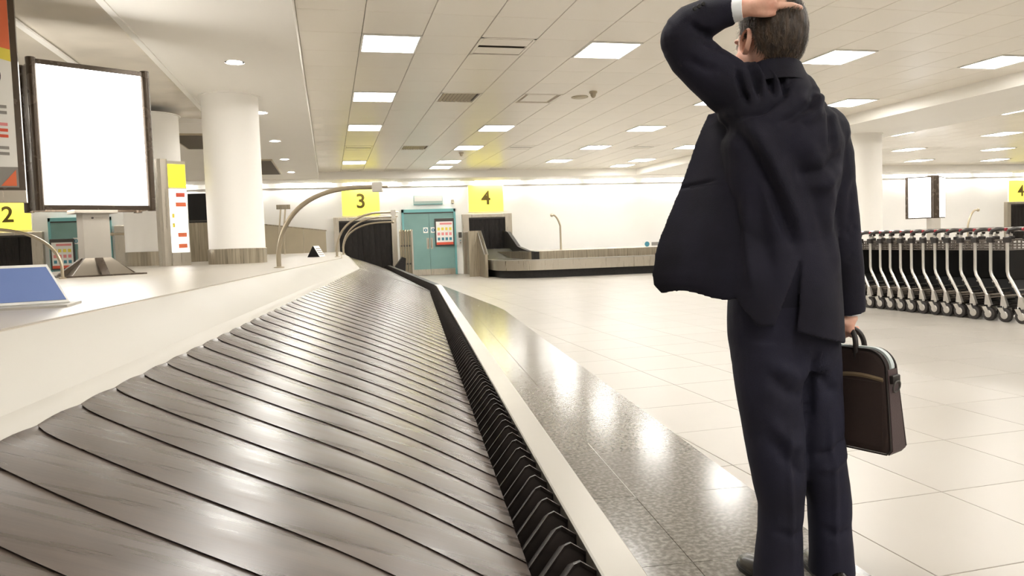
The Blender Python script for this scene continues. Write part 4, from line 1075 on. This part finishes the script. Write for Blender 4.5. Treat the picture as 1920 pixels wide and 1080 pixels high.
for k in range(4200):
    az = rnd.uniform(-106, 106); L_ = lim(az); emin = math.asin(max(-.95, L_/.098)); el = emin+(1.5-emin)*rnd.random()**.8
    sw = rnd.uniform(-14, 14); ln = rnd.uniform(.12, .34); pts_ = []
    for q in range(4):
        f = q/3; d, rr = hair_r(az+sw*f, max(emin-.05, el-ln*f))
        pts_.append(hp(*(d*(rr*1.015+.003+.006*f*rnd.random())+Vector((0, -.006, 0)))))
    t_ = (pts_[3]-pts_[0]); nrm = (pts_[0]-HC).normalized(); sd = t_.cross(nrm)
    if sd.length < 1e-6: continue
    sd = sd.normalized()*.0010
    n0 = len(st.v)
    for q, p in enumerate(pts_): w = sd*(1-.8*q/3); st.v += [tuple(p-w), tuple(p+w)]
    st.f += [(n0+2*q, n0+2*q+1, n0+2*q+3, n0+2*q+2) for q in range(3)]
for k in range(700):                                              # loose tuft lifted over the fingers
    az = rnd.uniform(-75, 20); el = rnd.uniform(.62, 1.25); sw = rnd.uniform(-30, -5); n0 = len(st.v); pts_ = []
    for q in range(4):
        f = q/3; d, rr = hair_r(az+sw*f, el-.30*f)
        pts_.append(hp(*(d*(rr*1.01+.002+.015*math.sin(f*2.4)*rnd.uniform(.5, 1))+Vector((0, -.006, 0)))))
    sd = (pts_[3]-pts_[0]).cross((pts_[0]-HC).normalized())
    if sd.length < 1e-6: continue
    sd = sd.normalized()*.0010
    for q, p in enumerate(pts_): w = sd*(1-.7*q/3); st.v += [tuple(p-w), tuple(p+w)]
    st.f += [(n0+2*q, n0+2*q+1, n0+2*q+3, n0+2*q+2) for q in range(3)]
tag(st.build('hair_strands', 'hair', hr, smooth=0), kind='stuff')
# shirt cuffs and collar, shoes
MB().tube([(-.157, -.072, 1.652), (-.14, -.080, 1.653), (-.131, -.084, 1.653)], [.034, .033, .031], 18).build('shirt_cuff', 'shirt', man)
MB().tube([(.207, .052, .815), (.207, .054, .797)], [.034, .034], 18).build('shirt_cuff', 'shirt', man)
MB().lathe([(.063, 0), (.060, .035), (.056, .035), (.058, 0)], 28, caps=False).build('shirt_collar', 'shirt', man, (-.028, -.006, 1.485))
def shoe(x, y, rz):
    t = link('shoe', None, man, (x, y, 0), rz)
    prof = [(-.085, .030, .055), (-.06, .036, .075), (-.02, .036, .085), (.03, .036, .075), (.08, .042, .058), (.13, .044, .048), (.165, .034, .038), (.185, .015, .026)]
    MB().loft([[(w*math.cos(a), yy, .012+(h-.012)*max(0, math.sin(a))) for a in [math.pi*k/12 for k in range(13)]]+[(-w, yy, .012), (w, yy, .012)] for yy, w, h in prof]).build('upper', 'shoe_leather', t)
    MB().loft([[(-w*1.06, yy, 0), (w*1.06, yy, 0), (w*1.06, yy, .014), (-w*1.06, yy, .014)] for yy, w, h in prof]).build('sole', 'trolley_black', t)
shoe(-.030, .01, R(14)); shoe(.136, .03, R(-4))

# ------------------------------------------------------------------ the bag in his right hand
rot = Matrix.Rotation(-YAW, 4, 'Z')
bp = PB+rot @ Vector((.185, .062, .418))
bag = thing('laptop_bag', 'dark brown soft laptop bag with pale zip held in the right hand', 'bag', bp, -YAW+R(-54))
def outline(ins=0, n=8):
    hb, ht, h, r = .168-ins, .150-ins, .285-ins, .055
    o = [(-hb+.012, ins), (hb-.012, ins), (hb, ins+.014)]
    cx, cz = ht-r, h-r
    for k in range(n+1): a = math.pi/2*k/n; o.append((cx+r*math.cos(a), cz+r*math.sin(a)))
    for k in range(n+1): a = math.pi/2+math.pi/2*k/n; o.append((-cx+r*math.cos(a), cz+r*math.sin(a)))
    o.append((-hb, ins+.014)); return o
yt = lambda y, z: y*(1-.42*min(1, max(0, z/.285)))
rings = []
for y, ins in ((-.046, .012), (-.043, .004), (-.036, 0), (-.02, -.001), (.02, -.001), (.036, 0), (.043, .004), (.046, .012)):
    rings.append([(x, yt(y, z), z) for x, z in outline(ins)])
MB().loft(rings).build('body', 'bag_brown', bag, smooth=50)
go, gi = outline(-.0045), outline(.004)
def band(y0, y1, sel, name, m, extra=0):
    A = outline(-.004-extra); Bq = outline(.01); idx = sel(A)
    MB().loft([[(A[i][0], yt(y0, A[i][1]), A[i][1]), (A[i][0], yt(y1, A[i][1]), A[i][1]), (Bq[i][0], yt(y1, Bq[i][1]), Bq[i][1]), (Bq[i][0], yt(y0, Bq[i][1]), Bq[i][1])] for i in idx]).build(name, m, bag, smooth=50)
band(-.036, .036, lambda A: [1, 2, 3], 'gusset', 'bag_side'); band(-.036, .036, lambda A: [20, 21, 0] if len(A) > 21 else [len(A)-2, len(A)-1, 0], 'gusset', 'bag_side')
band(-.014, .014, lambda A: list(range(3, 20)), 'zip_tape', 'zip_tape', .002)
for sy in (-1, 1):
    A = outline(-.001); MB().tube([(x, yt(sy*.042, z), z) for x, z in A]+[(A[0][0], yt(sy*.042, A[0][1]), A[0][1])], .0028, 6).build('piping', 'bag_piping', bag)
pk = [(-.155+.30*k/14, .207+.006*math.sin(k*.55+2)) for k in range(15)]
MB().loft([[(x, yt(-.0485, z), z-.006), (x, yt(-.052, z), z), (x, yt(-.0485, z), z+.006), (x, yt(-.044, z), z)] for x, z in pk]).build('pocket_zip', 'zip_brass', bag)
MB().loft([[(x, yt(y, z), z) for x, z in ((-.15, .02), (.15, .02), (.142, .198), (-.142, .198))] for y in (-.0455, -.049)]).build('front_pocket', 'bag_brown', bag)
for sy in (-1, 1):
    y = sy*.022; top = .338; w = .05
    hpnt = [(-w-.012, y, .24), (-w-.012, y*1.1, .285)]+bent((-w-.012, y*1.1, .29), (-w-.008, y*.7, top+.006), (-.03, y*.15, top+.004), (0, y*.1, top))[1:]
    hpnt = hpnt+[(-p[0], p[1], p[2]) for p in reversed([Vector(q) for q in hpnt[:-1]])]
    MB().tube(hpnt, .0075, 10).build('handle', 'bag_piping', bag)
    for sx in (-1, 1): MB().cbox(sx*(w+.012)-.013, sx*(w+.012)+.013, min(y*1.0, y+sy*.008), max(y*1.0, y+sy*.008), .20, .275, .003).build('handle_tab', 'bag_brown', bag)
MB().tube([(.166+.003*math.sin(a), .018*math.cos(a), .186+.016*math.sin(a)) for a in [2*math.pi*k/16 for k in range(17)]], .0026, 6).build('d_ring', 'dark_grey', bag)
MB().cbox(.155, .166, -.02, .02, .195, .218, .002).build('ring_tab', 'bag_piping', bag)
